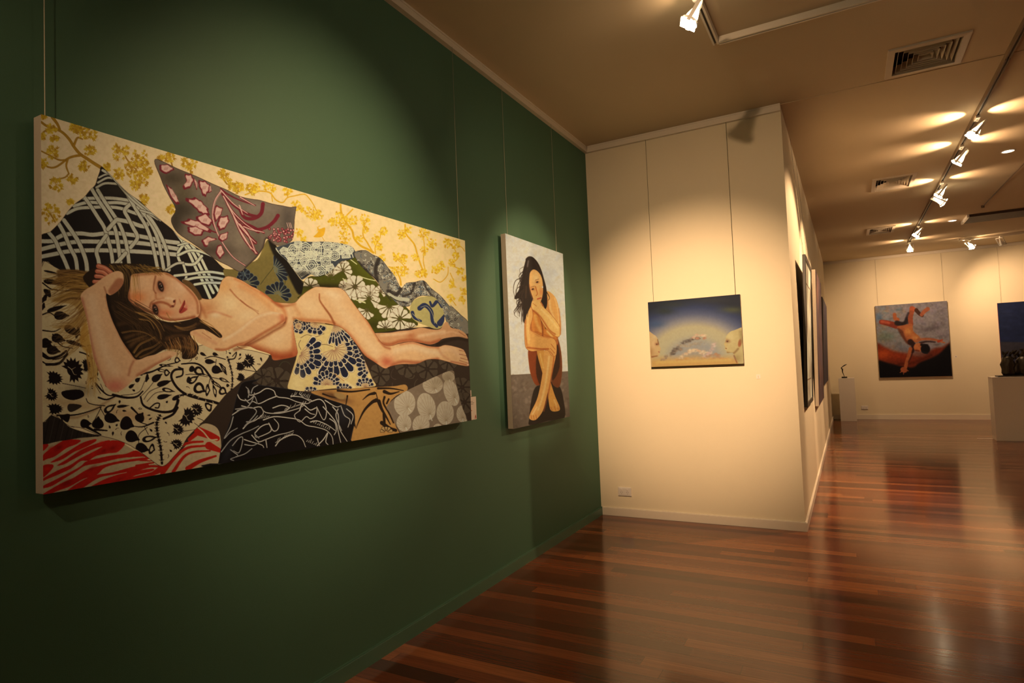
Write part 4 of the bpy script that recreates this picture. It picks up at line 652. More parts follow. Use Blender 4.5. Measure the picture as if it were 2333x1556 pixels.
def paint_sky():
    c=Canvas([(1475,689),(1686,669.6),(1693,829),(1486,835)],300,220,(150,140,128)); S=c.stroke;Q=c.poly
    # arched bands of evening sky
    cx,cy=P('7',930,1150)[0]; d=np.sqrt(((c.X-cx)/1.35)**2+(c.Y-cy)**2)*6.483
    st=[(0,(160,140,112)),(220,(152,142,126)),(360,(176,156,118)),(470,(178,156,116)),(560,(142,130,118)),(660,(98,96,104)),(760,(66,70,86)),(880,(50,52,56)),(1300,(44,44,46))]
    xs=[a for a,_ in st]
    for k in range(3): c.C[...,k]=np.interp(d,xs,[b[k] for _,b in st])
    lo=np.clip((c.Y-P('7',0,1080)[0][1])/18,0,1)[...,None]; c.C=c.C*(1-lo)+np.array([196,146,86])*lo
    for x,y,rx,ry,col,a in ((480,450,22,8,(62,64,50),.7),(1480,430,26,7,(104,98,56),.6),(350,640,20,8,(74,88,104),.7),(1150,280,40,7,(76,72,64),.5),(600,350,30,6,(66,66,54),.6)): c.glow(P('7',x,y)[0],rx,ry,col,a)
    rr=random.Random(12)
    def puff(p,w,cols,n,al=.5):
        q=smooth(P('7',p),False,8)
        for k in range(n):
            m=q[rr.randrange(len(q))]; c.glow((m[0]+rr.uniform(-w,w),m[1]+rr.uniform(-w,w)*.6),rr.uniform(1.4,3.4),rr.uniform(1.1,2.4),rr.choice(cols),al,rr.uniform(-.5,.3))
    puff((460,1160,560,1100,640,1040,760,1000),4,[(140,116,92),(118,100,84),(160,130,100)],50); puff((600,1090,640,1010,720,950,800,900,900,860,1000,850),4,[(108,92,78),(124,106,86),(98,84,74)],90,.6); puff((700,960,820,960,940,930,1040,930),5,[(150,130,104),(176,150,118)],60,.45)
    puff((720,1130,820,1060,920,1030,1040,1060,1140,1080),5,[(214,172,128),(200,150,112),(224,186,142)],90,.5); puff((900,850,950,800,1020,810,1090,815),3,[(216,182,138),(204,150,116)],34,.6); puff((960,850,1070,850),2.5,[(196,134,100),(170,124,94)],20,.6)
    puff((1060,1120,1130,1070,1190,1000,1200,930),4,[(196,156,134),(180,140,120),(206,172,146)],50,.5); puff((1120,1110,1240,1090,1290,1130),4,[(176,130,94),(160,122,92)],40,.5); puff((660,1160,900,1150,1200,1150,1450,1170),4,[(196,140,82),(180,124,76),(206,156,98)],90,.4)
    S(P('7',380,1200,800,1190,1450,1170),6,(206,160,94),soft=3,alpha=.7)
    for p,col in ((P('7',200,770,330,800,380,850,404,918,410,960,432,1000,420,1040,418,1080,392,1112,332,1130,312,1180,300,1300,200,1300),(196,154,104)),(P('7',1700,730,1500,738,1420,780,1382,840,1376,890,1350,942,1370,972,1364,1010,1386,1040,1400,1070,1480,1068,1505,1120,1560,1210,1580,1300,1700,1300),(190,160,108))):
        Q(p,col,soft=.8); c.setclip(p)
        if p[0][0]<1500: c.glow(P('7',330,940)[0],6,10,(214,164,116),.7); S(P('7',385,870,402,940),2.2,(120,80,54),soft=1.2,alpha=.8); c.glow(P('7',375,935)[0],4,3,(130,84,56),.8); c.ell(P('7',374,940)[0],1.6,1,(100,62,44),soft=.8); c.glow(P('7',280,1050)[0],8,10,(158,112,72),.6); c.glow(P('7',345,830)[0],6,5,(206,170,124),.6); S(P('7',400,1048,418,1052),1.3,(150,70,54),soft=.5); S(P('7',310,1120,380,1110),3,(132,84,50),soft=2,alpha=.8)
        else: c.glow(P('7',1450,840)[0],9,11,(210,178,122),.7); c.glow(P('7',1405,895)[0],6,4,(132,92,64),.8); c.ell(P('7',1402,902)[0],1.8,1.1,(96,60,44),soft=.9); c.glow(P('7',1540,1150)[0],10,9,(150,126,82),.7); c.glow(P('7',1380,960)[0],3,4,(206,160,100),.6); c.ell(P('7',1588,925)[0],4,9,(150,86,54),.2,soft=1.5,alpha=.8); S(P('7',1376,1000,1392,1005),1.3,(130,70,52),soft=.5); S(P('7',1400,1065,1490,1075,1560,1010),4,(130,98,62),soft=2.5,alpha=.7); S(P('7',1600,760,1620,900),7,(140,118,78),soft=5,alpha=.6)
        c.setclip(None)
    S(P('7',1500,1110,1540,1210),3,(120,76,60),soft=1.5,alpha=.6); c.mottle(.03,4,3); return c

def paint_falling():
    c=Canvas([(1996,696),(2157,682.5),(2167.5,857),(2004,860)],230,250,(146,126,112)); S=c.stroke;Q=c.poly; rr=random.Random(5)
    for k in range(260):
        x=rr.uniform(60,1420);y=rr.uniform(100,1000); lf=x<600
        S(P('8',x,y,x+rr.uniform(-80,80),y+rr.uniform(-30,20)),rr.uniform(3,7),rr.choice([(150,138,122),(120,134,130),(164,124,84),(112,104,92)] if lf else [(156,128,120),(138,120,116),(160,140,126),(112,94,84)]),soft=3,alpha=.4)
    c.glow(P('8',260,740)[0],22,12,(112,116,88),.7); c.glow(P('8',1050,600)[0],26,6,(100,86,78),.7,-.2); c.glow(P('8',560,960)[0],20,9,(120,110,104),.7); c.glow(P('8',150,400)[0],10,10,(100,116,124),.7)
    Q(P('8',60,900,250,940,400,1010,650,1060,900,1080,1100,960,1250,930,1500,860,1500,1600,60,1600),(128,52,26),soft=5); c.glow(P('8',220,1060)[0],22,12,(190,84,34),.9); c.glow(P('8',500,1090)[0],26,8,(160,66,30),.8); c.glow(P('8',1000,1060)[0],26,8,(112,48,28),.7); c.glow(P('8',850,1060)[0],20,7,(126,80,60),.7)
    Q(P('8',60,1190,300,1220,500,1270,720,1300,850,1210,1000,1150,1150,1080,1250,1000,1380,870,1500,820,1500,1600,60,1600),(20,16,18),soft=4); S(P('8',480,1240,700,1220,900,1150,1050,1080),6,(92,34,18),soft=4,alpha=.7)
    sk=(158,84,50)
    S(P('8',190,485,300,505,440,548),10.5,(140,62,38),14,soft=1.2); S(P('8',200,475,320,500),6,(196,96,64),soft=2.5,alpha=.8); S(P('8',420,350,430,420,470,440),8,(176,98,56),9,soft=1.2)
    S(P('8',460,500,540,520,600,500,640,420),11,(50,36,32),8,soft=2.5); S(P('8',700,520,694,400,716,300,730,240),11,sk,11,soft=1.2); S(P('8',720,238,780,262),9.5,(184,92,52),8,soft=1.5); S(P('8',800,270,850,330,900,365),9,(84,50,34),7,soft=1.2); S(P('8',890,350,940,290,1000,245),8,(170,96,60),9,soft=1.2)
    Q(P('8',560,540,720,520,740,640,840,740,870,800,800,850,740,840,700,900,660,890,570,780,500,640,460,570),(172,98,56),soft=1.5); Q(P('8',470,590,560,640,600,760,680,880,620,860,550,760,490,660),(104,58,38),soft=2.5,alpha=.85); c.glow(P('8',660,650)[0],9,9,(222,140,74),.8); c.glow(P('8',780,760)[0],9,6,(226,144,82),.8); S(P('8',640,500,620,430,660,320),4,(60,44,40),soft=2.5,alpha=.8)
    S(P('8',820,800,960,785,1100,795,1240,830),6,(176,104,66),5,soft=1.3); S(P('8',860,860,980,830,1120,840),4.5,(58,32,26),2.5,soft=1.8,alpha=.85); S(P('8',1180,830,1250,800),5,(180,74,44),3,soft=1.5); S(P('8',1230,840,1290,850),3,(186,110,70),soft=1)
    S(P('8',690,840,740,900,720,1010),13,(64,36,30),8,soft=2); S(P('8',690,960,660,1080,620,1200,600,1290),8,(176,98,56),7.5,soft=1.2); S(P('8',735,980,700,1100,650,1200),3,(80,38,24),soft=1.8,alpha=.8)
    c.ell(P('8',570,1340)[0],8,6.5,(180,96,54),.3,soft=1.5); S(P('8',560,1350,500,1390),3,(176,96,56),1.5,soft=.8); S(P('8',570,1360,560,1420),3,(176,96,56),1.5,soft=.8); S(P('8',600,1340,650,1360),3,(176,96,56),1.5,soft=.8)
    c.ell(P('8',830,935)[0],11,10,(192,110,64),0,soft=1.6); c.ell(P('8',950,965)[0],10.5,11,(28,20,20),-.3,soft=2); S(P('8',880,890,980,900),5,(30,20,20),soft=2); S(P('8',780,990,840,1000),3,(110,54,34),soft=2); S(P('8',900,1010,980,1040),4,(40,36,34),soft=2,alpha=.7)
    c.mottle(.12,4,3); return c

def paint_night():
    # the dark blue canvas: a figure under a night sky, only its left third is in the photograph
    c=Canvas([(2272,691),(2452,674),(2460,838),(2281,848)],220,200,(44,48,66)); S=c.stroke;Q=c.poly; rr=random.Random(2)
    lo=np.clip((c.Y-778)/3,0,1)[...,None]; c.C=c.C*(1-lo)+np.array([70,60,58])*lo
    lo=np.clip((c.Y-812)/14,0,1)[...,None]; c.C=c.C*(1-lo)+np.array([46,46,62])*lo
    for k in range(80):
        x=rr.uniform(2272,2456);y=rr.uniform(678,775); S(P('0',x,y,x+rr.uniform(-12,12),y+rr.uniform(-3,3)),5,rr.choice([(50,54,76),(38,42,58),(58,60,76)]),soft=3,alpha=.5)
    S(P('0',2331,782,2326,800,2321,814),3,(44,26,20),2); S(P('0',2336,780,2331,800,2324,815),5,(176,104,66),3,soft=.8); S(P('0',2340,740,2338,762,2346,790),10,(150,92,62),12,soft=1.5); S(P('0',2350,790,2362,815,2366,835),9,(150,92,62),8,soft=1.5); c.ell((2343,728),6,7,(140,84,56),soft=1.5); c.ell((2343,724),7,5,(28,22,24),soft=1.5)
    c.mottle(.1,5,3); return c
def paint_cloud(seed,cols,w=60,h=60,base=(100,80,74)):
    c=Canvas([(0,0),(w,0),(w,h),(0,h)],90,90,base); rr=random.Random(seed)
    for k in range(160):
        x=rr.uniform(0,w);y=rr.uniform(0,h); c.stroke(P('0',x,y,x+rr.uniform(-8,8),y+rr.uniform(-6,6)),rr.uniform(3,9),rr.choice(cols),soft=2.5,alpha=.5)
    c.mottle(.1,6,seed); return c
PH1=.835; PH2=.89
# ---------------------------------------------------------------- room shell
def struct(name,mb,m,bevel=0): return tag(mb.build(name,m,bevel=bevel),kind='structure')
struct('floor',MB().box(-.1,YB-.1,-.1,XR+.1,YF+.1,0),M['floor'])
struct('wall_left',MB().box(-.12,YB-.1,0,0,YC,H+.05),M['green'])
struct('wall_middle',MB().box(-.12,YC,0,W,YF+.12,H+.05),M['cream'])
struct('wall_far',MB().box(W,YF,0,XR+.12,YF+.12,H+.05),M['cream'])
struct('wall_right',MB().box(XR,YB,0,XR+.12,YF,H+.05),M['cream'])
struct('wall_near',MB().box(-.12,YB-.12,0,XR+.12,YB,H+.05),M['cream'])
# ceiling with the openings of the three air vents
VENTS=[(2.28,4.53,2.68,4.95),(2.29,7.78,2.67,8.34),(2.31,10.80,2.65,11.32)]
xs=sorted({0,W,XR}|{v[0] for v in VENTS}|{v[2] for v in VENTS}); ys=sorted({YB,YC,YF}|{v[1] for v in VENTS}|{v[3] for v in VENTS})
def ceil_piece(ya,yb,z):
    mb=MB()
    for i in range(len(xs)-1):
        for j in range(len(ys)-1):
            cx,cy=(xs[i]+xs[i+1])/2,(ys[j]+ys[j+1])/2
            if not (ya<cy<yb): continue
            if any(v[0]<cx<v[2] and v[1]<cy<v[3] for v in VENTS): continue
            mb.box(xs[i],ys[j],z,xs[i+1],ys[j+1],z+.03)
    return mb
ce=ceil_piece(YB,YC,H+.002); cf=ceil_piece(YC,YF,H-.002)
o=struct('ceiling',ce,M['ceil']); struct('ceiling_hall',cf,M['ceil'])
struct('ceiling_plenum',MB().box(-.1,YB,H+.16,XR+.1,YF+.1,H+.2),M['duct'])
# skirtings and picture rails
struct('baseboard_left',MB().box(0,YB,0,.014,YC,.062).box(0,YB,.062,.009,YC,.067),M['gtrim'])
struct('baseboard_middle',MB().box(.014,YC-.014,0,W+.014,YC,.064).box(.014,YC-.009,.064,W+.009,YC,.069),M['trim'],.001)
struct('baseboard_side',MB().box(W,YC,0,W+.014,YF,.064).box(W,YC,.064,W+.009,YF,.069),M['trim'],.001)
struct('baseboard_far',MB().box(W+.014,YF-.014,0,XR,YF,.09),M['trim'])
def rail(a0,a1,axis,pos,sgn):
    mb=MB()
    for d0,d1,z0,z1 in ((0,.020,H-.055,H+.002),(.020,.030,H-.055,H-.040),(.020,.024,H-.010,H+.002)):
        if axis=='y': mb.box(pos+sgn*d0,a0,z0,pos+sgn*d1,a1,z1)
        else: mb.box(a0,pos+sgn*d0,z0,a1,pos+sgn*d1,z1)
    return mb
struct('trim_1',rail(YB,YC,'y',0,1),M['trim']); struct('trim_2',rail(.03,W,'x',YC,-1),M['trim'])
struct('trim_3',rail(W,XR,'x',YF,-1),M['trim'])
# ---------------------------------------------------------------- air vents: stepped square cones
def vent(i,label):
    x0,y0,x1,y1=VENTS[i]; cx,cy=(x0+x1)/2,(y0+y1)/2; z=H+.002 if cy<YC else H-.002
    root=empty('ceiling_vent',(cx,cy,z),0,label,'air vent','square air vents along the ceiling')
    hx,hy=(x1-x0)/2,(y1-y0)/2
    def ring(mb,ax,ay,za,bx,by,zb):
        A=[(-ax,-ay,za),(ax,-ay,za),(ax,ay,za),(-ax,ay,za)];B=[(-bx,-by,zb),(bx,-by,zb),(bx,by,zb),(-bx,by,zb)]
        for k in range(4): mb.quad(A[k],A[(k+1)%4],B[(k+1)%4],B[k])
    f=MB(); ring(f,hx+.018,hy+.018,0,hx+.016,hy+.016,-.010); ring(f,hx+.016,hy+.016,-.010,hx-.022,hy-.022,-.012); ring(f,hx-.022,hy-.022,-.012,hx-.022,hy-.022,.05); f.build('frame',M['grey'],root)
    for k in range(1,6):
        s=1-k*.165; t=s+.05; m=MB(); ax,ay=(hx-.02)*t,(hy-.02)*t; bx,by=(hx-.02)*(s-.01),(hy-.02)*(s-.01)
        ring(m,ax,ay,-.006,bx,by,.045); ring(m,ax-.002,ay-.002,-.006,bx-.002,by-.002,.045); ring(m,ax,ay,-.006,ax-.002,ay-.002,-.006); m.build('louvre',M['grey'],root)
    MB().box(-hx,-hy,.09,hx,hy,.1).build('backing',M['duct'],root)
vent(0,'nearest square air vent, showing nested louvres, near the top of the room')
vent(1,'middle air vent in the ceiling, left of the bright spotlights')
vent(2,'smallest farthest air vent in the ceiling, towards the back wall')
# ---------------------------------------------------------------- pictures
GAIN=np.array([1.0,1.54,2.75])
def picture(paint,name,label,w,h,t,loc,rz,tilt=0,edge='canvas',gain=1.,frame=None,rough=.6):
    # local frame: x to the right, z up, face towards -y; origin at the bottom centre of the back
    root=empty(name,loc,rz,label,'painting'); root.rotation_euler=(tilt,0,rz)
    c=paint(); nx,ny=c.nx,c.ny; m_=np.clip(c.C,0,255)/255; c.C=255*(m_-.04*np.sin(2*np.pi*m_))
    b=MB().box(-w/2,-t,0,w/2,0,h).build('canvas_edge',M[edge],root,.002)
    U,V=np.meshgrid(c.u,c.v); co=np.stack([(U-.5)*w,np.full(U.shape,-t-.0008),(1-V)*h],-1).reshape(-1,3)
    idx=np.arange(nx*ny).reshape(ny,nx); q=np.stack([idx[:-1,:-1],idx[1:,:-1],idx[1:,1:],idx[:-1,1:]],-1).reshape(-1,4)
    me=bpy.data.meshes.new('painted_face'); me.vertices.add(nx*ny); me.vertices.foreach_set('co',co.astype(np.float32).ravel())
    me.loops.add(q.size); me.loops.foreach_set('vertex_index',q.astype(np.int32).ravel()); me.polygons.add(len(q)); me.polygons.foreach_set('loop_start',np.arange(0,q.size,4,dtype=np.int32)); me.update(calc_edges=True)
    at=me.color_attributes.new('paint','FLOAT_COLOR','POINT'); col=np.ones((nx*ny,4),np.float32); col[:,:3]=np.clip(lin(np.clip(c.C,0,255)).reshape(-1,3)*GAIN*gain,0,.92); at.data.foreach_set('color',col.ravel())
    me.materials.append(paint_mat('paint on '+name,rough)); f=bpy.data.objects.new('painted_face',me); C.objects.link(f); f.parent=root
    return root
R90=math.pi/2
picture(paint_reclining,'painting','large wide canvas of a reclining figure among patterned cushions on green wall',2.085,1.018,.04,(.02,.823+2.085/2,1.0),R90,gain=1.0)
picture(paint_seated,'painting','tall narrow canvas of a seated figure hugging crossed legs on green wall',.90,1.246,.035,(.02,3.395+.45,.900),R90,gain=.80,edge='canvas')
picture(paint_sky,'painting','small landscape canvas of two bald profiles facing across a cloudy sky',.722,.535,.03,(.5+.366,YC-.008,1.2485),0,gain=.60,edge='brown')
picture(paint_falling,'painting','square canvas of a tumbling figure in stormy sky on the far wall',1.165,1.41,.035,(3.03,YF-.01,.815),0,gain=.62)
picture(paint_night,'painting','dark navy night canvas partly out of frame behind the wide plinth',1.46,1.255,.035,(4.36+.73,YF-.01,.862),0,gain=.6,edge='maroon')
tl=math.atan2(.052,1.24)
r=picture(lambda:paint_cloud(5,[(176,156,120),(196,172,134),(150,128,98),(120,96,72)],base=(178,156,120)),'framed_picture','black framed pale picture with wide mount, nearest on the corridor wall',.93,1.24,.016,(W+.002,6.12,.880),R90,tilt=0,edge='black')
r.rotation_euler=(tl,0,R90)
fm=MB()
for a in ((-.475,-.026,-.02,-.440,.0,1.26),(.440,-.026,-.02,.475,.0,1.26),(-.44,-.026,-.02,.44,.0,.018),(-.44,-.026,1.222,.44,.0,1.26)): fm.box(*a)
fm.build('frame',M['black'],r,.003); im=MB()
for a in ((-.30,-.0185,.2,-.292,-.017,1.04),(.292,-.0185,.2,.30,-.017,1.04),(-.292,-.0185,.2,.292,-.017,.208),(-.292,-.0185,1.032,.292,-.017,1.04)): im.box(*a)
im.build('inner_line',M['brown'],r)
r=picture(lambda:paint_cloud(6,[(96,70,58),(120,84,70),(140,92,66),(80,60,56),(112,90,84)],base=(104,78,66)),'painting','reddish brown unframed canvas in the middle of the corridor wall',1.55,1.48,.035,(W+.004,8.15,.745),R90,edge='canvas',gain=.6); r.rotation_euler=(math.atan2(.045,1.48),0,R90)
r=picture(lambda:paint_cloud(7,[(70,58,52),(92,72,66),(84,66,70),(58,48,44)],base=(78,62,58)),'painting','dark canvas farthest along the corridor wall, beside the slim plinth',1.9,1.2,.035,(W+.004,10.25,.89),R90,edge='black',gain=.7); r.rotation_euler=(math.atan2(.04,1.2),0,R90)
# ---------------------------------------------------------------- hanging wires
def wire(x,y,z0,z1,label,group,dx=0,dy=0):
    o=MB().tube([(0,0,0),(dx,dy,z1-z0)],.0013,6).build('hanging_wire',M['steel2' if x<.1 else 'steel']); o.location=(x,y,z0); tag(o,label,'wire',group)
g='steel wires hanging pictures on the green wall'
wire(.030,.846,2.019,H-.05,'hanging wire at the far left above the large reclining canvas',g); wire(.030,2.895,2.019,H-.05,'hanging wire above the right end of the large reclining canvas',g)
wire(.030,3.470,2.147,H-.05,'hanging wire above the left side of the tall seated figure canvas',g); wire(.030,4.235,2.147,H-.05,'hanging wire above the right side of the tall seated figure canvas',g)
g='steel wires hanging pictures on the pale walls'
wire(.548,YC-.022,1.785,H-.05,'left hanging wire of the small sky canvas on the pale wall',g); wire(1.192,YC-.022,1.785,H-.05,'right hanging wire of the small sky canvas on the pale wall',g)
wire(2.50,YF-.025,2.226,H-.05,'left hanging wire of the tumbling figure canvas',g); wire(3.57,YF-.025,2.226,H-.05,'right hanging wire of the tumbling figure canvas',g); wire(4.42,YF-.025,2.119,H-.05,'hanging wire of the dark navy canvas at the right edge',g)
for y,z0,l in ((5.80,2.12,'near hanging wire of the black framed corridor picture'),(6.44,2.12,'far hanging wire of the black framed corridor picture')): wire(W+.058,y,z0,H-.02,l,g,dx=-.05)
# ---------------------------------------------------------------- cards, numbers, sockets
def card(loc,rz,w,h,label,lines,mark=True,name='label_card'):
    r=empty(name,loc,rz,label,'label'); MB().box(-w/2,-.002,0,w/2,0,h).build('card',M['paper'],r)
    if lines:
        mb=MB()
        for (x0,x1,z) in lines: 
            x=x0
            while x<x1: 
                l=min(.004+.004*rg0.random(),x1-x); mb.box(-w/2+x,-.0026,z,-w/2+x+l,-.002,z+.0022); x+=l+.0016
        mb.build('printed_text',M['ink'],r)
    return r
c1=card((0,3.008,.993),R90,.098,.133,'white printed price card at the lower right of the reclining canvas',[(.012,.060,.105),(.012,.074,.097),(.012,.066,.089),(.012,.034,.072),(.012,.030,.040),(.012,.034,.028)])
MB().box(-.037,-.0026,.052,.000,-.002,.056).build('price_line',M['red'],c1); MB().quad((.028,-.0026,.012),(.044,-.0026,.012),(.036,-.0026,.030)).box(.026,-.0026,.006,.045,-.002,.010).build('logo_mark',M['red'],c1)
c2=card((0,2.991,1.129),R90,.034,.036,'tiny white square number tag just above the price card',[]); MB().box(-.003,-.0026,.008,.003,-.002,.024).build('number_mark',M['ink'],c2)
c3=card((0,4.400,1.128),R90,.030,.036,'tiny white tag right of the tall seated figure canvas',[]); MB().box(-.003,-.0026,.008,.003,-.002,.024).build('number_mark',M['ink'],c3)
c4=card((1.322,YC,1.128),0,.030,.034,'tiny pale tag on the wall right of the small sky canvas',[]); MB().box(-.003,-.0026,.006,.003,-.002,.024).build('number_mark',M['grey'],c4)
c5=card((3.695,YF,1.155),0,.035,.04,'tiny tag on the far wall beside the tumbling figure canvas',[]); MB().box(-.004,-.0026,.006,.004,-.002,.028).build('number_mark',M['ink'],c5)
def socket(loc,label):
    r=empty('power_socket',loc,0,label,'power socket','double wall sockets')
    MB().box(-.058,-.009,0,.058,0,.074).build('plate',M['plast'],r,.003); MB().box(-.048,-.0115,.008,.048,-.009,.066).build('face_panel',M['plast'],r,.0015)
    for s in (-1,1):
        k=s*.026; MB().box(k-.006,-.0145,.046,k+.006,-.0115,.060).build('rocker_switch',M['plast'],r,.001)
        mb=MB(); A=Matrix.Rotation(.5,4,'Y'); B=Matrix.Rotation(-.5,4,'Y')
        mb.box(-.001,-.0119,-.004,.001,-.0112,.004,Matrix.Translation((k-.007,0,.032))@A).box(-.001,-.0119,-.004,.001,-.0112,.004,Matrix.Translation((k+.007,0,.032))@B).box(k-.001,-.0119,.016,k+.001,-.0112,.024); mb.build('pin_slots',M['slot'],r)
socket((.218,YC,.170),'white double power socket low on the pale wall near the green corner')
socket((2.16,YF,.19),'pale double power socket low on the far wall beside the slim plinth')
# ---------------------------------------------------------------- plinths and sculptures
def plinth(x0,y0,x1,y1,h,label):
    r=empty('plinth',((x0+x1)/2,(y0+y1)/2,0),0,label,'plinth'); a,b=(x1-x0)/2,(y1-y0)/2
    MB().box(-a,-b,0,a,b,h-.018).build('column',M['white'],r,.002); MB().box(-a-.001,-b-.001,h-.018,a+.001,b+.001,h).build('top_board',M['white'],r,.002); return r
plinth(1.735,13.55,2.01,13.83,PH1,'slim white plinth in the far corner holding the small thin sculpture')
plinth(3.685,10.80,4.55,11.10,PH2,'wide white plinth at the right edge holding the dark bronze')
r=empty('thin_figure_sculpture',(1.842,13.66,PH1),0,'thin bent dark figure sculpture on a round base, on the slim plinth','sculpture')
MB().lathe([(.048,0),(.05,.006),(.05,.022),(.045,.028)]).build('base',M['bronze'],r,smooth=False)
MB().tube([(0,0,.026),(-.012,0,.07),(-.028,0,.12),(-.026,.0,.17),(-.046,0,.20)],[.005,.006,.009,.014,.010]).build('stem',M['bronze'],r,smooth=True)
MB().tube([(-.050,0,.195),(-.02,0,.225),(.01,0,.245),(.035,0,.258),(.055,0,.27)],[.008,.007,.011,.008,.003]).build('outstretched_arm',M['bronze'],r,smooth=True)
r=empty('bronze_sculpture',(4.00,10.95,PH2),0,'dark bronze sculpture of clustered leafy figures on a flat base, on the wide plinth','sculpture')
MB().box(-.24,-.11,0,.21,.11,.018).build('base',M['black'],r,.003)
rs=random.Random(6)
for cx,cy,w in ((-.10,0,.085),(.08,.01,.095)):
    prof=[(w*.85,.017),(w*.88,.05),(w*.98,.11),(w*1.0,.17),(w*.92,.22),(w*.7,.265),(w*.3,.285)]
    b=MB().lathe(prof,Matrix.Translation((cx,cy,0)),20); 
    b.v=[(x+.012*math.sin(9*z*6+x*30),y+.010*math.sin(x*60+z*40),z) for x,y,z in b.v]; b.build('body',M['bronze'],r,smooth=True)
MB().lathe([(.05,.017),(.055,.08),(.05,.17),(.02,.2)],Matrix.Translation((-.01,.0,0)),14).build('body',M['bronze'],r,smooth=True)
for k in range(24):
    x=rs.uniform(-.17,.16); z=.22+.08*(1-abs(abs(x)-.09)*8)+rs.uniform(-.02,.05); a=rs.uniform(-1.1,1.1); L=rs.uniform(.06,.11); m=MB()
    d=Vector((math.sin(a),rs.uniform(-.5,.2),math.cos(a))).normalized(); s=d.cross(Vector((0,1,0))).normalized(); p=Vector((x,rs.uniform(-.05,.04),z)); n=d.cross(s)
    pts=[(0,.003),(.25,.014),(.5,.018),(.75,.012),(1,.002)]; A=[];
    for t,wd in pts: q=p+d*L*t+n*.012*math.sin(t*3); A.append((q-s*wd,q+s*wd,q+n*.006))
    for i in range(4): m.quad(A[i][0],A[i][2],A[i+1][2],A[i+1][0]); m.quad(A[i][2],A[i][1],A[i+1][1],A[i+1][2]); m.quad(A[i][1],A[i][0],A[i+1][0],A[i+1][1])
    m.build('leaf',M['bronze'],r)
tag(MB().box(3.50,11.02,0,3.684,11.05,.004).build('floor_strip',M['paper']),'short pale strip on the floor at the left foot of the wide plinth','floor strip')
# ---------------------------------------------------------------- lighting track and spotlights
def track(pts,label,w=.034,h=.038,mt='trim'):
    r=empty('lighting_track',(pts[0][0],pts[0][1],0),0,label,'lighting track'); ox,oy=pts[0]
    for (xa,ya),(xb,yb) in zip(pts[:-1],pts[1:]):
        z=(H+.002 if max(ya,yb)<=YC else H-.002); b=MB(); s=MB()
        if abs(xa-xb)<1e-6:
            y0,y1=min(ya,yb)-oy,max(ya,yb)-oy; b.box(xa-ox-w/2,y0,z-h,xa-ox-.006,y1,z).box(xa-ox+.006,y0,z-h,xa-ox+w/2,y1,z); s.box(xa-ox-.006,y0,z-h+.012,xa-ox+.006,y1,z)
        else:
            x0,x1=min(xa,xb)-ox,max(xa,xb)-ox; b.box(x0,ya-oy-w/2,z-h,x1,ya-oy-.006,z).box(x0,ya-oy+.006,z-h,x1,ya-oy+w/2,z); s.box(x0,ya-oy-.006,z-h+.012,x1,ya-oy+.006,z)
        b.build('rail',M[mt],r); s.build('conductor_slot',M['slot'],r)
    return r
track([(1.345,-2.2),(1.345,3.757)],'white lighting track ending at a corner near the top of the photograph'); 
track([(1.362,3.757),(6.2,3.757)],'white lighting track running across the ceiling to the top edge')
track([(2.95,YC+.0001),(2.95,12.5)],'long lighting track running down the hall above the bright spotlights',w=.03,mt='htrack')
track([(2.95,.5),(2.95,YC)],'near length of lighting track leading out at the top right corner',w=.03,mt='htrack')
WARM=(1,.615,.33)
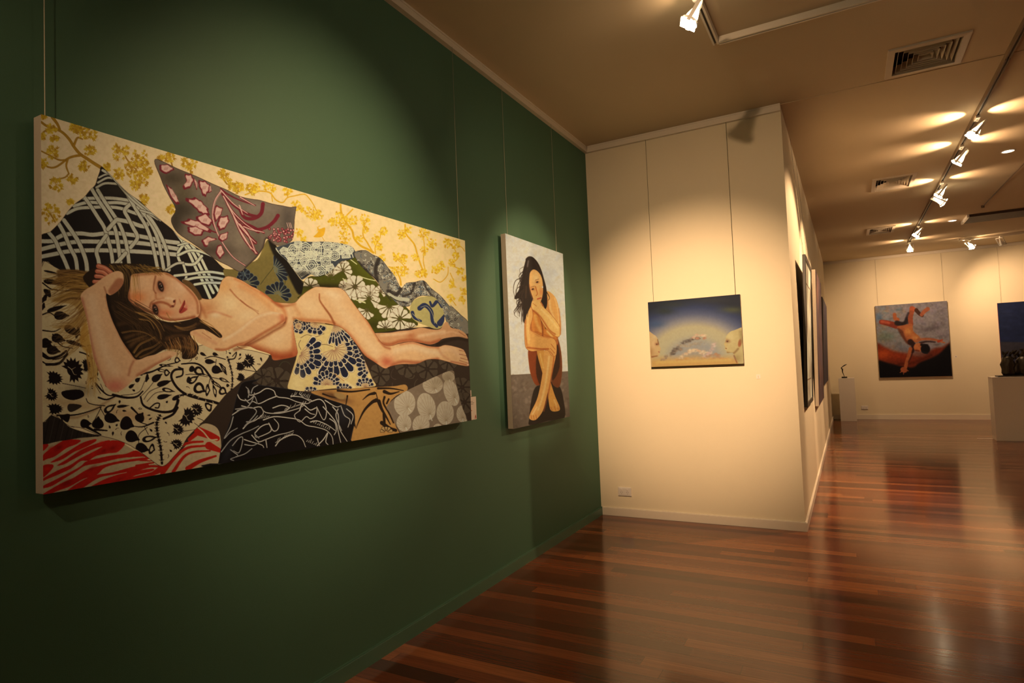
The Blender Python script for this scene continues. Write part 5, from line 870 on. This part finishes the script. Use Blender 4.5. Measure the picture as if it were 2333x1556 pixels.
def spot(x,y,drop,aim,energy,size,label,on=True,blend=.35,back=3,group='bright halogen spotlights on the lighting tracks',tz=None,flood=0,radius=.02):
    z=tz if tz is not None else (H+.002 if y<YC else H-.002)-.038
    r=empty('track_spotlight',(x,y,z),0,label,'spotlight',group)
    MB().box(-.016,-.045,-.022,.016,.045,0).build('adapter',M['white'],r,.002)
    pz=-.022-drop; MB().lathe([(.007,pz+.03),(.007,-.02)],seg=10).build('stem',M['white'],r)
    d=(Vector(aim)-Vector((x,y,z+pz-.02))).normalized(); q=d.to_track_quat('-Z','Y').to_matrix().to_4x4()
    T=Matrix.Translation((0,0,pz-.03))@q
    hd=empty("lamp_head"); hd.parent=r; hd.matrix_local=T@Matrix.Scale(1.3,4)
    # square yoke, glowing reflector cone, front glass
    y_=MB(); y_.box(-.041,-.007,-.058,-.037,.007,.052).box(.037,-.007,-.058,.041,.007,.052).box(-.037,-.006,.048,.037,.006,.053); y_.build('yoke',M['white'],hd)
    MB().lathe([(.024,-.045),(.034,-.050),(.036,-.050),(.036,-.040),(.030,-.040)],cap=False,seg=20).build('ring',M['white'],hd)
    if on:
        MB().lathe([(.0265,-.042),(.024,-.020),(.016,.004),(.008,.018),(.007,.040),(.0,.040)],seg=20,cap=False).build('reflector',M['refl'],hd,smooth=True)
        MB().box(-.031,-.031,-.058,.031,.031,-.053).build('front_glass',M['glass'],hd)
        L=bpy.data.lights.new('spot_beam','SPOT'); L.energy=energy; L.color=WARM; L.spot_size=math.radians(size); L.spot_blend=blend; L.shadow_soft_size=radius
        lo=bpy.data.objects.new('spot_beam',L); C.objects.link(lo); lo.parent=hd; lo.location=(0,0,-.085)
        if flood:
            L=bpy.data.lights.new('flood_beam','SPOT'); L.energy=flood; L.color=WARM; L.spot_size=math.radians(84); L.spot_blend=1; L.shadow_soft_size=radius
            lo=bpy.data.objects.new('flood_beam',L); C.objects.link(lo); lo.parent=hd; lo.location=(0,0,-.09)
        if back:
            # light leaking through the glass reflector to both sides, thrown across the ceiling
            for sx,k in ((-1,1),(1,.6)):
                L=bpy.data.lights.new('side_leak','SPOT'); L.energy=back*k; L.color=(1,.60,.32); L.shadow_soft_size=.008; L.spot_size=math.radians(92); L.spot_blend=.9
                lo=bpy.data.objects.new('side_leak',L); C.objects.link(lo); lo.parent=r; lo.location=(sx*.05,0,pz-.01); lo.rotation_euler=Vector((sx,.05,.72)).to_track_quat('-Z','Y').to_euler()
    else:
        MB().lathe([(.0265,-.042),(.024,-.020),(.016,.004),(.008,.018),(.007,.040),(.0,.040)],seg=20,cap=False).build('reflector',M['white'],hd,smooth=True)
        MB().lathe([(0,-.044),(.015,-.044),(.015,-.042),(0,-.042)],seg=20).build('bulb',M['slot'],hd)
    return r
LA,LB,LC,LD,LH,LF,LDN,BK=34,295,880,280,205,150,60,20
LC2,LE,LG=120,25,55
# ---------------------------------------------------------------- lamps of the two rooms, including added unseen ones
gN='halogen spotlights on the front room tracks'; gH='bright halogen spotlights down the hall track'
spot(1.345,3.16,.045,(0,2.75,.85),LA,60,'bright spotlight nearest the camera at the top, beside the track corner',group=gN,blend=.8,back=1.2)
spot(2.60,2.15,.055,(0,1.92,1.80),LB,46,'spotlight above the frame lighting the left half of the reclining canvas',group=gN,blend=1,back=0)
spot(1.345,1.5,.055,(.86,YC,1.36),LC,40,'spotlight above the frame aimed at the small sky canvas',group=gN,blend=1,back=0,flood=LC2)
spot(1.345,-.9,.055,(0,1.1,1.5),LG,44,'added unseen spotlight behind the camera grazing the green wall',group=gN,blend=1,back=0)  # added lamp, brightens the left edge of the reclining canvas
spot(1.345,-1.8,.055,(3.2,YB+.02,1.0),LE,80,'added unseen fill spotlight behind the camera aimed at the near wall',group=gN,blend=1,back=0)  # added lamp, bounces soft fill off the near wall
spot(2.95,3.45,.055,(0,3.85,1.66),LD,29,'spotlight above the frame aimed at the tall seated figure canvas',group=gN,blend=.55,back=0)
spot(2.95,6.10,.045,(W,5.6,1.3),LH,90,'first spotlight on the hall track, largest at the right edge',group=gH,back=BK)
spot(2.95,6.88,.045,(W,7.2,1.4),LH,80,'second spotlight on the hall track from the camera',group=gH,back=BK)
spot(2.95,8.22,.045,(W,8.3,1.4),LH,60,'third spotlight on the hall track, its glowing ring facing the camera',group=gH,back=BK)
spot(2.95,8.62,.060,(6.2,9.6,.8),LH,60,'fourth spotlight on the hall track, just below and behind the third',group=gH,back=0)
spot(2.95,10.82,.045,(W,10.4,1.4),LH,60,'fifth small spotlight on the hall track towards the far wall',group=gH,back=BK*.7)
spot(2.95,12.32,.035,(3.1,YF,1.5),LF,125,'last spotlight at the far end of the hall track',group=gH,back=BK*.9,blend=1)
g2='spotlights mounted near the far wall'
spot(3.85,12.85,.030,(4.9,YF,1.9),LF*.8,95,'glowing spotlight mounted on the ceiling close to the far wall',group=g2,back=BK*.9,blend=1)
spot(4.27,12.85,.030,(5.2,YF,1.3),0,60,'unlit white spotlight close to the far wall at the right edge',on=False,group=g2)
track([(3.70,12.85),(6.6,12.85)],'short lighting track across the ceiling near the far wall')
# recessed downlights
def downlight(x,y,label,e,r=.048):
    o=empty('downlight',(x,y,H-.002),0,label,'downlight','recessed ceiling downlights')
    MB().lathe([(r,-.001),(r+.014,-.001),(r+.012,-.006),(r,-.008)],cap=False,seg=28).build('trim_ring',M['white'],o)
    MB().lathe([(0,-.004),(r,-.004)],cap=False,seg=28).build('glowing_lamp',M['down'],o)
    L=bpy.data.lights.new('down_beam','SPOT'); L.energy=e; L.color=WARM; L.spot_size=math.radians(95); L.spot_blend=1; L.shadow_soft_size=.04
    lo=bpy.data.objects.new('down_beam',L); C.objects.link(lo); lo.parent=o; lo.location=(0,0,-.012)
downlight(3.40,7.48,'largest round downlight in the hall ceiling at the right edge',LDN); downlight(3.385,10.97,'small round downlight left of the long dark ceiling panel',LDN); downlight(3.66,11.30,'small round downlight touching the end of the long dark ceiling panel',LDN)
downlight(5.6,6.0,'added fill downlight in the unseen right part of the hall',LDN); downlight(5.6,9.5,'added fill downlight farther along the unseen right part of the hall',LDN)  # added lamps out of view, for ambient fill in the hall
# long dark ceiling panel, thin ceiling cable
r=empty('ceiling_panel',(4.9,10.93,H-.002),0,'long dark ceiling panel with a pale end, at the right edge above the far lamps','ceiling panel')
MB().box(-1.36,-.26,-.035,1.4,.26,0).build('panel',M['dbrown'],r); MB().box(-1.385,-.275,-.042,-1.36,.275,0).build('pale_end_trim',M['white'],r)
o=MB().tube([(3.645,5.6,H-.014),(3.63,8.0,H-.016),(3.612,10.1,H-.014)],.006,8).build('ceiling_cable',M['brown']); tag(o,'thin dark cable running along the hall ceiling at the right edge','cable')
e=MB().lathe([(.0,-.03),(.018,-.03),(.02,0)],Matrix.Translation((3.611,10.12,H-.002)),12).build('cable_plug',M['brown'],o)
# ---------------------------------------------------------------- camera
cam=bpy.data.cameras.new('camera'); co=bpy.data.objects.new('camera',cam); C.objects.link(co)
yaw,pit,rol=-0.5011675511,0.0439252278,-0.0397193937
f=Vector((math.sin(yaw)*math.cos(pit),math.cos(yaw)*math.cos(pit),math.sin(pit))); rr_=f.cross(Vector((0,0,1))).normalized(); uu=rr_.cross(f)
r2=math.cos(rol)*rr_+math.sin(rol)*uu; u2=-math.sin(rol)*rr_+math.cos(rol)*uu
mw=Matrix(((r2.x,u2.x,-f.x,1.93308),(r2.y,u2.y,-f.y,0),(r2.z,u2.z,-f.z,1.28211),(0,0,0,1))); co.matrix_world=mw
cam.sensor_width=36; cam.lens=1393.985*36/2333; cam.clip_start=.05; sc.camera=co
w=bpy.data.worlds.new('world'); sc.world=w; w.use_nodes=True; w.node_tree.nodes['Background'].inputs[0].default_value=(.01,.007,.005,1); w.node_tree.nodes['Background'].inputs[1].default_value=.2
sc.view_settings.view_transform='Standard'; sc.view_settings.look='None'; sc.view_settings.gamma=1; sc.view_settings.exposure=0
try: sc.view_settings.use_curve_mapping=False
except Exception: pass
